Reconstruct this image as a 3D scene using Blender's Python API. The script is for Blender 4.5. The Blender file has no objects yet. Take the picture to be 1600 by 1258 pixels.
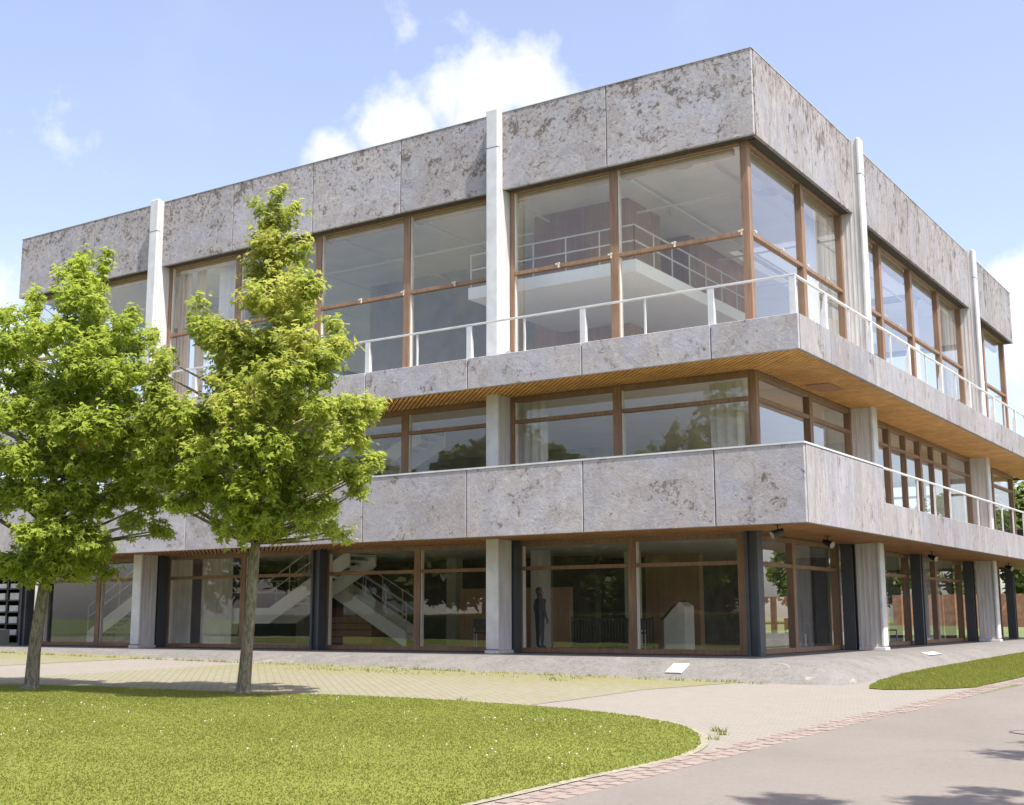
import bpy, math, random
import numpy as np
from mathutils import Vector, Matrix
sc = bpy.context.scene
COL = sc.collection
rnd = random.Random(11)
SKY_SAT = .95
SKY_TINT = (1.06,0.95,0.97,1)
CLOUD_COL = (4.3,4.3,4.35,1)
SKY_STR = .148
EXPO = 1.05
NPER = 215

# ------------------------------------------------------------------ camera
cam_d = bpy.data.cameras.new("camera"); cam_d.sensor_width = 36.0
cam_d.lens = 36.0*1960.76/1600.0; cam_d.clip_end = 3000; cam_d.clip_start = 0.1
cam = bpy.data.objects.new("camera", cam_d); COL.objects.link(cam)
Rv = Vector((0.83589612, 0.54888038, -0.00282787)); Uv = Vector((0.09509007, -0.1397358, 0.98561239)); Fv = Vector((-0.54058815, 0.82413848, 0.16899769))
mw = Matrix(((Rv.x, Uv.x, -Fv.x, 11.9009), (Rv.y, Uv.y, -Fv.y, -28.8075), (Rv.z, Uv.z, -Fv.z, 0.9323), (0, 0, 0, 1)))
cam.matrix_world = mw
sc.camera = cam

# ------------------------------------------------------------------ light
SUN = Vector((0.50, -0.16, 1.0)).normalized()
sun_el = math.asin(SUN.z); sun_az = math.atan2(SUN.x, SUN.y)      # azimuth clockwise from +Y
sd = bpy.data.lights.new("sun", 'SUN'); sd.energy = 4.0; sd.angle = math.radians(0.55); sd.color = (1.0, 0.955, 0.88)
so = bpy.data.objects.new("sun", sd); COL.objects.link(so)
so.rotation_euler = (-SUN).to_track_quat('-Z', 'Y').to_euler()
so.location = (0, 0, 60)
w = bpy.data.worlds.new("World"); sc.world = w; w.use_nodes = True
nt = w.node_tree; N = nt.nodes; L = nt.links
for n in list(N): N.remove(n)
sky = N.new('ShaderNodeTexSky'); sky.sky_type = 'NISHITA'; sky.sun_disc = False
sky.sun_elevation = sun_el; sky.sun_rotation = sun_az
sky.air_density = 1.0; sky.dust_density = 2.2; sky.ozone_density = 2.0; sky.altitude = 100
tc = N.new('ShaderNodeTexCoord')
def vmath(op, a, b=None):
    n = N.new('ShaderNodeVectorMath'); n.operation = op
    L.new(a, n.inputs[0])
    if b is not None:
        if isinstance(b, (tuple, list)): n.inputs[1].default_value = b
        else: L.new(b, n.inputs[1])
    return n
def wmath(op, a, b=None, c=None, clamp=False):
    n = N.new('ShaderNodeMath'); n.operation = op; n.use_clamp = clamp
    for i, v in enumerate((a, b, c)):
        if v is None: continue
        if isinstance(v, (int, float)): n.inputs[i].default_value = v
        else: L.new(v, n.inputs[i])
    return n.outputs[0]
dirn = vmath('NORMALIZE', tc.outputs['Generated']).outputs[0]
# cumulus clouds: soft clumps standing in fixed directions of the sky, broken up by noise
BL = [(-0.512,0.753,0.410,.038),(-0.486,0.769,0.410,.034),(-0.543,0.739,0.396,.040),(-0.572,0.728,0.379,.042),(-0.529,0.753,0.391,.055),
      (-0.482,0.781,0.398,.045),(-0.589,0.719,0.369,.036),(-0.62,0.70,0.35,.03),(-0.555,0.705,0.442,.026,.35),(-0.758,0.555,0.342,.034,.33),
      (-0.188,0.95,0.243,.03),(-0.17,0.957,0.229,.045),(-0.19,0.952,0.20,.05),(-0.815,0.536,0.22,.05),(-0.83,0.52,0.20,.07),(-0.80,0.56,0.19,.05)]
# other clouds of the same kind elsewhere in the sky
for k in range(26):
    a = rnd.uniform(0.9, 5.6); e = rnd.uniform(.12, .75); v = Vector((math.sin(a)*math.cos(e), math.cos(a)*math.cos(e), math.sin(e)))
    for j in range(3):
        q = (v+Vector((rnd.uniform(-.08,.08), rnd.uniform(-.08,.08), rnd.uniform(-.02,.04)))).normalized()
        BL.append((q.x, q.y, q.z, rnd.uniform(.05, .1)))
cur = None
for q in BL:
    x, y, z, r = q[:4]; wt = q[4] if len(q) > 4 else 1.0
    d = vmath('DISTANCE', dirn, (x, y, z)).outputs['Value']
    m = wmath('MULTIPLY_ADD', d, -wt*1.3/(r*1.15), wt*1.3)
    cur = m if cur is None else wmath('MAXIMUM', cur, m)
nz = N.new('ShaderNodeTexNoise'); nz.inputs['Scale'].default_value = 26; nz.inputs['Detail'].default_value = 7; nz.inputs['Roughness'].default_value = .58
L.new(dirn, nz.inputs['Vector'])
nz2 = N.new('ShaderNodeTexNoise'); nz2.inputs['Scale'].default_value = 7; nz2.inputs['Detail'].default_value = 4
L.new(dirn, nz2.inputs['Vector'])
dn = wmath('MULTIPLY_ADD', nz.outputs['Fac'], 2.5, -1.22)
dens = wmath('ADD', wmath('MAXIMUM', cur, -1.0), dn)
mr = N.new('ShaderNodeMapRange'); mr.interpolation_type = 'SMOOTHSTEP'
mr.inputs['From Min'].default_value = 0.0; mr.inputs['From Max'].default_value = 1.35; L.new(dens, mr.inputs['Value'])
thin = N.new('ShaderNodeMapRange'); thin.interpolation_type = 'SMOOTHSTEP'
thin.inputs['From Min'].default_value = .5; thin.inputs['From Max'].default_value = .95; thin.inputs['To Min'].default_value = .10; thin.inputs['To Max'].default_value = .30
L.new(nz2.outputs['Fac'], thin.inputs['Value'])
cov = wmath('MAXIMUM', mr.outputs[0], thin.outputs[0], clamp=True)
cov = wmath('MULTIPLY', cov, .93)
mx = N.new('ShaderNodeMix'); mx.data_type = 'RGBA'
L.new(cov, mx.inputs['Factor'])
hs = N.new('ShaderNodeHueSaturation'); hs.inputs['Saturation'].default_value = SKY_SAT; hs.inputs['Value'].default_value = 1.0
L.new(sky.outputs[0], hs.inputs['Color'])
tint = N.new('ShaderNodeMix'); tint.data_type = 'RGBA'; tint.blend_type = 'MULTIPLY'; tint.inputs['Factor'].default_value = 1
L.new(hs.outputs[0], tint.inputs['A']); tint.inputs['B'].default_value = SKY_TINT
L.new(tint.outputs['Result'], mx.inputs['A']); cm = N.new('ShaderNodeMix'); cm.data_type = 'RGBA'; L.new(nz2.outputs['Fac'], cm.inputs['Factor'])
cm.inputs['A'].default_value = (3.5, 3.55, 3.75, 1); cm.inputs['B'].default_value = CLOUD_COL; L.new(cm.outputs['Result'], mx.inputs['B'])
bg = N.new('ShaderNodeBackground'); bg.inputs['Strength'].default_value = SKY_STR
L.new(mx.outputs['Result'], bg.inputs['Color'])
ow = N.new('ShaderNodeOutputWorld'); L.new(bg.outputs[0], ow.inputs[0])
sc.view_settings.view_transform = 'Standard'; sc.view_settings.look = 'None'
sc.view_settings.exposure = EXPO; sc.view_settings.gamma = 1
sc.cycles.max_bounces = 10; sc.cycles.transparent_max_bounces = 24; sc.cycles.diffuse_bounces = 5
sc.cycles.caustics_reflective = False; sc.cycles.caustics_refractive = False

# ------------------------------------------------------------------ materials
MATS = {}
class NB:
    def __init__(s, name, rough=.6, spec=.5):
        s.m = bpy.data.materials.new(name); s.m.use_nodes = True; s.t = s.m.node_tree; s.N = s.t.nodes; s.L = s.t.links
        s.p = s.N['Principled BSDF']; s.p.inputs['Roughness'].default_value = rough
        s.p.inputs['Specular IOR Level'].default_value = spec
        MATS[name] = s.m
        g = s.N.new('ShaderNodeNewGeometry'); s.pos = g.outputs['Position']; s.geo = g
    def mapv(s, scale=(1,1,1), rot=(0,0,0), loc=(0,0,0), src=None):
        n = s.N.new('ShaderNodeMapping'); n.inputs['Scale'].default_value = scale; n.inputs['Rotation'].default_value = rot; n.inputs['Location'].default_value = loc
        s.L.new(src or s.pos, n.inputs['Vector']); return n.outputs[0]
    def noise(s, vec, scale, detail=4, rough=.55, dist=0):
        n = s.N.new('ShaderNodeTexNoise'); n.inputs['Scale'].default_value = scale; n.inputs['Detail'].default_value = detail
        n.inputs['Roughness'].default_value = rough; n.inputs['Distortion'].default_value = dist
        s.L.new(vec, n.inputs['Vector']); return n.outputs['Fac']
    def ramp(s, fac, a, b, va=0., vb=1.):
        n = s.N.new('ShaderNodeMapRange'); n.interpolation_type = 'SMOOTHSTEP'
        n.inputs['From Min'].default_value = a; n.inputs['From Max'].default_value = b
        n.inputs['To Min'].default_value = va; n.inputs['To Max'].default_value = vb
        s.L.new(fac, n.inputs['Value']); return n.outputs[0]
    def mul(s, a, b, op='MULTIPLY'):
        n = s.N.new('ShaderNodeMath'); n.operation = op
        for i, v in enumerate((a, b)):
            if isinstance(v, (int, float)): n.inputs[i].default_value = v
            else: s.L.new(v, n.inputs[i])
        return n.outputs[0]
    def mix(s, fac, a, b, blend='MIX'):
        n = s.N.new('ShaderNodeMix'); n.data_type = 'RGBA'; n.blend_type = blend
        for key, v in (('Factor', fac), ('A', a), ('B', b)):
            if isinstance(v, (int, float)): n.inputs[key].default_value = v
            elif isinstance(v, tuple): n.inputs[key].default_value = v+(1,) if len(v) == 3 else v
            else: s.L.new(v, n.inputs[key])
        return n.outputs['Result']
    def col(s, c):
        if isinstance(c, tuple): s.p.inputs['Base Color'].default_value = c+(1,)
        else: s.L.new(c, s.p.inputs['Base Color'])
        return s
    def bump(s, h, strength=.3, dist=.01):
        n = s.N.new('ShaderNodeBump'); n.inputs['Strength'].default_value = strength; n.inputs['Distance'].default_value = dist
        s.L.new(h, n.inputs['Height']); s.L.new(n.outputs[0], s.p.inputs['Normal']); return s
def rand_obj(b):
    n = b.N.new('ShaderNodeObjectInfo'); return n.outputs['Random']
def simple(name, c, rough=.6, var=.12, scale=6, spec=.5, metallic=0):
    b = NB(name, rough, spec); nz = b.noise(b.pos, scale, 5)
    b.col(b.mix(b.ramp(nz, .3, .7), tuple(v*(1-var) for v in c), tuple(min(1, v*(1+var)) for v in c)))
    b.p.inputs['Metallic'].default_value = metallic
    return MATS[name]
def concrete(name, streak):
    b = NB(name, .85, .25)
    ro = rand_obj(b)
    offs = b.N.new('ShaderNodeCombineXYZ'); b.L.new(b.mul(ro, 37.), offs.inputs[0]); b.L.new(b.mul(ro, 53.), offs.inputs[2])
    ad = b.N.new('ShaderNodeVectorMath'); ad.operation = 'ADD'; b.L.new(b.pos, ad.inputs[0]); b.L.new(offs.outputs[0], ad.inputs[1])
    P = ad.outputs[0]
    V = b.mapv((1, 1, .45 if streak else 1.0), src=P)
    big = b.noise(V, .75, 3, .5)
    med = b.noise(V, 2.3, 5, .6, .6)
    fine = b.noise(V, 11, 5, .65, .8)
    big2 = b.noise(V, .95, 4, .55, .5)
    area = b.ramp(big2, .40, .58)                            # bluish smooth areas / pinkish pitted areas
    base = b.mix(area, (.362, .358, .402), (.368, .345, .352))
    base = b.mix(b.ramp(b.noise(V, 1.15, 3, .5, .8), .44, .62, 0, .32), base, (.225, .205, .21))
    base = b.mix(b.ramp(b.noise(V, 2.6, 5, .6, 1.2), .48, .66, 0, .55), base, (.455, .435, .44))
    wv = b.noise(V, 5.5, 5, .6, 2.4)
    base = b.mix(b.ramp(wv, .53, .66, 0, .45), base, (.47, .45, .445))
    base = b.mix(b.ramp(wv, .44, .30, 0, .40), base, (.215, .19, .18))
    sep = b.N.new('ShaderNodeSeparateXYZ'); b.L.new(b.pos, sep.inputs[0])
    top = b.ramp(sep.outputs[2], 13.2, 15.2, .0, .075)
    hi = b.ramp(sep.outputs[2], 7.8, 12.4, -.030, .012)
    med2 = b.noise(V, 2.0, 5, .62, .7)
    mask = b.mul(b.mul(b.ramp(med2, .50, .68), .15), b.mul(area, .03), 'ADD')
    spots = b.noise(V, 9.0, 8, .70, .5)
    f = b.mul(b.mul(spots, mask, 'ADD'), b.mul(top, hi, 'ADD'), 'ADD')
    base = b.mix(b.ramp(f, .55, .72, 0, .55), base, (.195, .162, .145))
    base = b.mix(b.ramp(f, .625, .74, 0, .62), base, (.085, .062, .050))
    fine2 = b.noise(P, 17, 5, .65, .4)
    base = b.mix(b.ramp(b.mul(fine2, b.mul(mask, .35), 'ADD'), .64, .70, 0, .65), base, (.10, .075, .062))
    if streak:
        S = b.mapv((3.2, 3.2, .42), src=P)
        s1 = b.noise(S, 1.3, 4, .6, .5)
        base = b.mix(b.ramp(s1, .58, .72, 0, .4), base, (.56, .54, .51))
        base = b.mix(b.ramp(s1, .44, .32, 0, .30), base, (.25, .23, .215))
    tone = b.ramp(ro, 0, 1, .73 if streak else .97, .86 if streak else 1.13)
    cc = b.N.new('ShaderNodeCombineColor')
    for i in range(3): b.L.new(tone, cc.inputs[i])
    b.col(b.mix(1.0, base, cc.outputs[0], 'MULTIPLY'))
    b.bump(b.mul(b.mul(fine, wv, 'ADD'), med, 'ADD'), .5, .012)
concrete('stone', False); concrete('stone_streaked', True)
def wood(name, c1, c2, rough=.55, stretch=(1, 1, .06), sc_=14):
    b = NB(name, rough, .4); V = b.mapv(stretch)
    n1 = b.noise(V, sc_, 5, .6, .4); n2 = b.noise(b.pos, 1.1, 3)
    c = b.mix(b.ramp(n1, .3, .7), c1, c2); c = b.mix(b.ramp(n2, .35, .7, 0, .35), c, tuple(v*.62 for v in c1)); b.col(c)
    b.bump(n1, .2, .003); return MATS[name]
wood('wood_frame', (.215, .128, .080), (.315, .20, .128))
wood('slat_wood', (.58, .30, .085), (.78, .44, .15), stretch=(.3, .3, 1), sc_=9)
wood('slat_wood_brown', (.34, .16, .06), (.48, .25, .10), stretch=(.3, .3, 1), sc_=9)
simple('slat_backing', (.02, .012, .008), .9)
simple('access_red', (.30, .14, .065), .6)
simple('white_metal', (.58, .59, .60), .4, .10, 2.2)
simple('white_trim', (.72, .69, .64), .5, .05)
simple('coping', (.46, .46, .46), .4, .08)
b = NB('column_paint', .6, .4)
V = b.mapv((1, 1, .12)); n1 = b.noise(V, 8, 5, .6, .3)
b.col(b.mix(b.ramp(n1, .35, .75), (.64, .63, .63), (.50, .48, .47)))
simple('steel_dark', (.055, .062, .075), .45, .12, 3)
b = NB('translucent_panel', .6)
b.col((.8, .8, .78)); tr = b.N.new('ShaderNodeBsdfTranslucent'); tr.inputs[0].default_value = (.5, .5, .49, 1)
mxs = b.N.new('ShaderNodeMixShader'); mxs.inputs[0].default_value = .7; b.L.new(b.p.outputs[0], mxs.inputs[1]); b.L.new(tr.outputs[0], mxs.inputs[2]); b.L.new(mxs.outputs[0], b.N['Material Output'].inputs[0])
simple('deck', (.52, .50, .47), .8, .08, 2)
simple('joint_dark', (.05, .045, .04), .9)
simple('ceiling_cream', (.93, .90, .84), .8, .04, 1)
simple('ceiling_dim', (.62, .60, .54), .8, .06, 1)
simple('gallery_white', (.90, .91, .89), .6, .02)
wood('brown_wall', (.43, .26, .165), (.50, .32, .21), stretch=(3, 3, .1), sc_=4)
simple('dark_wall', (.10, .085, .075), .8, .3, 1.5)
simple('grey_wall', (.45, .44, .43), .8, .1, 1.5)
simple('roofing', (.30, .29, .28), .9)
b = NB('floor_inside', .25, .5); b.col(b.mix(b.ramp(b.noise(b.mapv((.4, 3, 1)), 3, 4), .3, .7), (.58, .52, .44), (.68, .62, .54)))
simple('rail_inside', (.62, .60, .57), .5, .04)
simple('curtain_white', (.72, .70, .67), .9, .08, 2)
simple('curtain_beige', (.55, .42, .30), .9, .1, 2)
simple('lectern_grey', (.50, .50, .44), .6, .05)
simple('black_metal', (.02, .02, .022), .4, .1)
simple('lamp_lens', (.3, .3, .28), .2, .02)
simple('plate_white', (.6, .6, .59), .5, .03)
simple('box_white', (.7, .68, .65), .6, .1)
simple('brick_orange', (.44, .22, .13), .8, .25, 3)
simple('red_brick_wall', (.30, .12, .08), .85, .2, 3)
simple('tile_roof', (.16, .07, .05), .8, .3, 4)
simple('suit', (.012, .012, .015), .8, .1); simple('skin', (.42, .25, .18), .6, .05); simple('hair', (.05, .035, .025), .7, .1)
# glass: one clear sheet whose mirror share grows with the angle (Schlick)
def glassmat(name, tr, dirt=.03):
    m = bpy.data.materials.new(name); m.use_nodes = True; t = m.node_tree; t.nodes.clear()
    lw = t.nodes.new('ShaderNodeLayerWeight'); lw.inputs['Blend'].default_value = .5
    p = t.nodes.new('ShaderNodeMath'); p.operation = 'POWER'; p.inputs[1].default_value = 2.7; t.links.new(lw.outputs['Facing'], p.inputs[0])
    ma = t.nodes.new('ShaderNodeMath'); ma.operation = 'MULTIPLY_ADD'; ma.inputs[1].default_value = .88; ma.inputs[2].default_value = .085; t.links.new(p.outputs[0], ma.inputs[0])
    tb = t.nodes.new('ShaderNodeBsdfTransparent'); tb.inputs[0].default_value = tr+(1,)
    gl = t.nodes.new('ShaderNodeBsdfGlossy'); gl.inputs['Roughness'].default_value = 0.0; gl.inputs['Color'].default_value = (.95, .97, 1, 1)
    g = t.nodes.new('ShaderNodeNewGeometry')
    nz = t.nodes.new('ShaderNodeTexNoise'); nz.inputs['Scale'].default_value = .45; nz.inputs['Detail'].default_value = 2; t.links.new(g.outputs['Position'], nz.inputs['Vector'])
    bp = t.nodes.new('ShaderNodeBump'); bp.inputs['Strength'].default_value = .12; bp.inputs['Distance'].default_value = .02
    t.links.new(nz.outputs['Fac'], bp.inputs['Height']); t.links.new(bp.outputs[0], gl.inputs['Normal'])
    mx = t.nodes.new('ShaderNodeMixShader'); t.links.new(ma.outputs[0], mx.inputs[0]); t.links.new(tb.outputs[0], mx.inputs[1]); t.links.new(gl.outputs[0], mx.inputs[2])
    df = t.nodes.new('ShaderNodeBsdfDiffuse'); df.inputs[0].default_value = (.6, .6, .58, 1)
    mx2 = t.nodes.new('ShaderNodeMixShader'); mx2.inputs[0].default_value = dirt; t.links.new(mx.outputs[0], mx2.inputs[1]); t.links.new(df.outputs[0], mx2.inputs[2])
    o = t.nodes.new('ShaderNodeOutputMaterial'); t.links.new(mx2.outputs[0], o.inputs[0]); MATS[name] = m
glassmat('glass', (.95, .96, .95), .02)
# ground materials
b = NB('plinth_stone', .9, .2)
n1 = b.noise(b.pos, 1.2, 5, .6, .4); n2 = b.noise(b.pos, 38, 4, .7)
c = b.mix(b.ramp(n1, .35, .68), (.112, .107, .10), (.172, .163, .15)); n5 = b.noise(b.pos, 9, 6, .75); c = b.mix(b.ramp(n5, .40, .62, 0, .5), c, (.22, .21, .19)); c = b.mix(b.ramp(n5, .44, .34, 0, .5), c, (.085, .08, .075)); c = b.mix(b.ramp(n2, .42, .62, 0, .6), c, (.25, .24, .22)); c = b.mix(b.ramp(n2, .42, .34, 0, .6), c, (.07, .065, .06))
c = b.mix(b.ramp(b.noise(b.pos, .9, 4, .6, 1.2), .66, .72, 0, .6), c, (.36, .33, .28)); b.col(c); b.bump(n2, .6, .01)
b = NB('asphalt', .9, .2)
n1 = b.noise(b.pos, .5, 5, .6); n2 = b.noise(b.pos, 70, 3, .7); n3 = b.noise(b.pos, 190, 2, .6); n4 = b.noise(b.pos, 14, 6, .8); n6 = b.noise(b.mapv((1, .25, 1)), .35, 4, .6, .6)
c = b.mix(b.ramp(n1, .3, .7), (.152, .136, .117), (.186, .166, .144)); c = b.mix(b.ramp(n2, .38, .66, 0, .55), c, (.255, .23, .20)); c = b.mix(b.ramp(n3, .45, .33, 0, .5), c, (.105, .09, .088)); c = b.mix(b.ramp(n4, .38, .66, .0, .35), c, (.24, .215, .19)); c = b.mix(b.ramp(n4, .42, .32, 0, .4), c, (.11, .098, .085)); c = b.mix(b.ramp(n6, .5, .68, 0, .28), c, (.125, .11, .10)); b.col(c); b.bump(n2, .5, .006)
def bricks(name, size, c1, c2, mortar, msize, rot=0, weeds=None, warp=.0):
    b = NB(name, .9, .2)
    V = b.mapv((1, 1, 0), (0, 0, rot))
    t = b.N.new('ShaderNodeTexBrick'); t.inputs['Scale'].default_value = 1; t.inputs['Brick Width'].default_value = size[0]; t.inputs['Row Height'].default_value = size[1]
    t.inputs['Mortar Size'].default_value = msize; t.inputs['Mortar Smooth'].default_value = .4
    t.inputs['Color1'].default_value = c1+(1,); t.inputs['Color2'].default_value = c2+(1,); t.inputs['Mortar'].default_value = mortar+(1,)
    b.L.new(V, t.inputs['Vector'])
    c = t.outputs['Color']
    n1 = b.noise(b.pos, .35, 5, .6); n2 = b.noise(b.pos, 30, 4, .7)
    c = b.mix(b.ramp(n1, .35, .7, 0, .35), c, tuple(v*.8 for v in c1)); c = b.mix(b.ramp(n2, .4, .65, 0, .3), c, tuple(min(1, v*1.3) for v in c1))
    if weeds:
        ww = b.mul(b.noise(b.pos, 5, 6, .7), b.mul(t.outputs['Fac'], .22), 'ADD')
        sep = b.N.new('ShaderNodeSeparateXYZ'); b.L.new(b.pos, sep.inputs[0])
        ww = b.mul(ww, b.ramp(sep.outputs[1], -8.5, -4.2, 0, .13), 'ADD')
        c = b.mix(b.ramp(ww, .52, .68, 0, .8), c, weeds)
    b.col(c); b.bump(b.mul(t.outputs['Fac'], -1.), .6, .01)
bricks('pavers', (.21, .105), (.262, .240, .208), (.235, .212, .18), (.16, .143, .12), .008)
bricks('turf_cobbles', (.20, .16), (.245, .225, .178), (.215, .198, .155), (.195, .183, .135), .013, math.radians(45), weeds=(.19, .185, .06))
b = NB('edging_brick', .85, .3)
ri = b.geo.outputs['Random Per Island']
c = b.mix(ri, (.235, .185, .155), (.285, .235, .20)); c = b.mix(b.ramp(b.noise(b.pos, 40, 3), .4, .65, 0, .5), c, (.27, .22, .20)); b.col(c)
b = NB('lawn_soil', .95, .1)
n1 = b.noise(b.pos, .45, 5, .6); n2 = b.noise(b.pos, 16, 4, .7)
c = b.mix(b.ramp(n1, .3, .7), (.145, .166, .032), (.170, .186, .040)); c = b.mix(b.ramp(n2, .4, .7, 0, .4), c, (.175, .19, .045)); b.col(c); b.bump(n2, .4, .02)
simple('dry_edge', (.25, .23, .15), .95, .25, 12)
simple('field', (.12, .15, .04), .95, .2, .3)
def leafy(name, ramp_cols, rough=.5, trans=.35, spec=.35, nscale=.9):
    b = NB(name, rough, spec)
    ri = b.geo.outputs['Random Per Island']
    c = b.mix(ri, ramp_cols[0], ramp_cols[1])
    c = b.mix(b.ramp(b.noise(b.pos, nscale, 3), .42, .62, 0, .7), c, ramp_cols[2])
    b.col(c)
    tr = b.N.new('ShaderNodeBsdfTranslucent'); b.L.new(c, tr.inputs[0])
    mx = b.N.new('ShaderNodeMixShader'); mx.inputs[0].default_value = trans
    b.L.new(b.p.outputs[0], mx.inputs[1]); b.L.new(tr.outputs[0], mx.inputs[2])
    b.L.new(mx.outputs[0], b.N['Material Output'].inputs[0])
leafy('leaf_green', ((.25, .33, .055), (.45, .53, .085), (.44, .52, .085)), trans=.6, spec=.2, rough=.6)
leafy('leaf_yellow', ((.26, .33, .055), (.49, .54, .10), (.53, .53, .13)), trans=.6, spec=.2, rough=.6)
leafy('leaf_far', ((.09, .13, .022), (.16, .20, .035), (.16, .20, .03)), nscale=.3)
leafy('grass_blade', ((.225, .255, .048), (.285, .302, .064), (.26, .288, .056)), trans=.6, nscale=.5)
b = NB('bark', .95, .1)
n1 = b.noise(b.mapv((1, 1, .25)), 22, 5, .7); b.col(b.mix(b.ramp(n1, .35, .65), (.115, .10, .075), (.27, .245, .20))); b.bump(n1, .9, .02)
simple('hedge_dark', (.03, .045, .012), .9, .3, 6)
simple('flower_white', (.85, .85, .8), .7, .03); simple('flower_yellow', (.7, .6, .05), .7, .05)
# ------------------------------------------------------------------ mesh helpers
class MB:
    def __init__(s): s.v = []; s.f = []
    def box(s, x0, x1, y0, y1, z0, z1):
        x0, x1 = sorted((x0, x1)); y0, y1 = sorted((y0, y1)); z0, z1 = sorted((z0, z1)); n = len(s.v)
        s.v += [(x0,y0,z0),(x1,y0,z0),(x1,y1,z0),(x0,y1,z0),(x0,y0,z1),(x1,y0,z1),(x1,y1,z1),(x0,y1,z1)]
        s.f += [tuple(n+i for i in q) for q in ((0,3,2,1),(4,5,6,7),(0,1,5,4),(1,2,6,5),(2,3,7,6),(3,0,4,7))]
        return s
    def prism(s, pts, z0, z1):                      # polygon (ccw) extruded
        n = len(s.v); k = len(pts)
        s.v += [(p[0], p[1], z0) for p in pts]+[(p[0], p[1], z1) for p in pts]
        s.f += [tuple(range(n+k-1, n-1, -1)), tuple(range(n+k, n+2*k))]
        s.f += [(n+i, n+(i+1) % k, n+k+(i+1) % k, n+k+i) for i in range(k)]
        return s
    def ext(s, pts, vec):                           # 3D polygon pushed along vec
        n = len(s.v); k = len(pts)
        s.v += [tuple(p) for p in pts]+[tuple(p[i]+vec[i] for i in range(3)) for p in pts]
        s.f += [tuple(range(n+k-1, n-1, -1)), tuple(range(n+k, n+2*k))]
        s.f += [(n+i, n+(i+1) % k, n+k+(i+1) % k, n+k+i) for i in range(k)]
        return s
    def bar(s, a, b, w, h=None):                    # rectangular bar from a to b
        h = h or w; a = Vector(a); b = Vector(b); d = (b-a).normalized()
        u = Vector((0,0,1)) if abs(d.z) < .9 else Vector((0,1,0))
        r = d.cross(u).normalized(); u = r.cross(d)
        q = [a+r*(w/2*i)+u*(h/2*j) for i, j in ((-1,-1),(1,-1),(1,1),(-1,1))]
        return s.ext([tuple(p) for p in q], tuple(b-a))
    def tube(s, pts, radii, k=8, cap=True):
        n0 = len(s.v); P = [Vector(p) for p in pts]; prev = None
        for i, p in enumerate(P):
            d = (P[min(i+1, len(P)-1)]-P[max(i-1, 0)]).normalized()
            r = (prev - d*prev.dot(d)).normalized() if prev is not None and (prev-d*prev.dot(d)).length > 1e-4 else d.orthogonal().normalized()
            prev = r; q = d.cross(r)
            for j in range(k):
                a = 2*math.pi*j/k; s.v.append(tuple(p+(r*math.cos(a)+q*math.sin(a))*radii[i]))
        for i in range(len(P)-1):
            for j in range(k):
                a = n0+i*k+j; b = n0+i*k+(j+1) % k; s.f.append((a, b, b+k, a+k))
        if cap:
            s.f.append(tuple(n0+j for j in range(k-1, -1, -1))); s.f.append(tuple(n0+(len(P)-1)*k+j for j in range(k)))
        return s
    def quad(s, *p): n = len(s.v); s.v += list(p); s.f.append(tuple(range(n, n+len(p)))); return s
    def build(s, name, mat, parent=None, smooth=False, bevel=0):
        me = bpy.data.meshes.new(name); me.from_pydata(s.v, [], s.f); me.update()
        o = bpy.data.objects.new(name, me); COL.objects.link(o)
        me.materials.append(MATS[mat])
        if smooth: me.polygons.foreach_set('use_smooth', [True]*len(me.polygons))
        if parent: o.parent = parent
        if bevel:
            m = o.modifiers.new('bevel', 'BEVEL'); m.width = bevel; m.segments = 2; m.limit_method = 'ANGLE'
        return o
def npmesh(name, V, nper, mat, parent=None):
    """V: (faces*nper,3) vertices; every nper form one face"""
    n = len(V); f = n//nper; me = bpy.data.meshes.new(name)
    me.vertices.add(n); me.vertices.foreach_set('co', V.astype(np.float32).ravel())
    me.loops.add(n); me.loops.foreach_set('vertex_index', np.arange(n, dtype=np.int32))
    me.polygons.add(f); me.polygons.foreach_set('loop_start', np.arange(0, n, nper, dtype=np.int32))
    try: me.polygons.foreach_set('loop_total', np.full(f, nper, dtype=np.int32))
    except Exception: pass
    me.update(calc_edges=True); me.materials.append(MATS[mat])
    o = bpy.data.objects.new(name, me); COL.objects.link(o)
    if parent: o.parent = parent
    return o
def thing(name, label, cat, loc=(0,0,0), rz=0, group=None):
    o = bpy.data.objects.new(name, None); COL.objects.link(o); o.empty_display_size = .3
    o.location = loc; o.rotation_euler = (0, 0, rz); o['label'] = label; o['category'] = cat
    if group: o['group'] = group
    return o
def tag(o, label, cat, group=None, kind=None):
    o['label'] = label; o['category'] = cat
    if group: o['group'] = group
    if kind: o['kind'] = kind
    return o
def gz(X, Y):
    X = min(max(X, -45), 25); Y = min(max(Y, -40), 45)
    return -.46-.012*(X-3.4)+.012*(Y+4.5)
def sheet(name, pts, lift, mat, kind='structure', label=None):
    m = MB(); m.quad(*[(x, y, gz(x, y)+lift) for x, y in pts])
    o = m.build(name, mat); o['kind'] = kind
    if label: o['label'] = label
    return o

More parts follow.
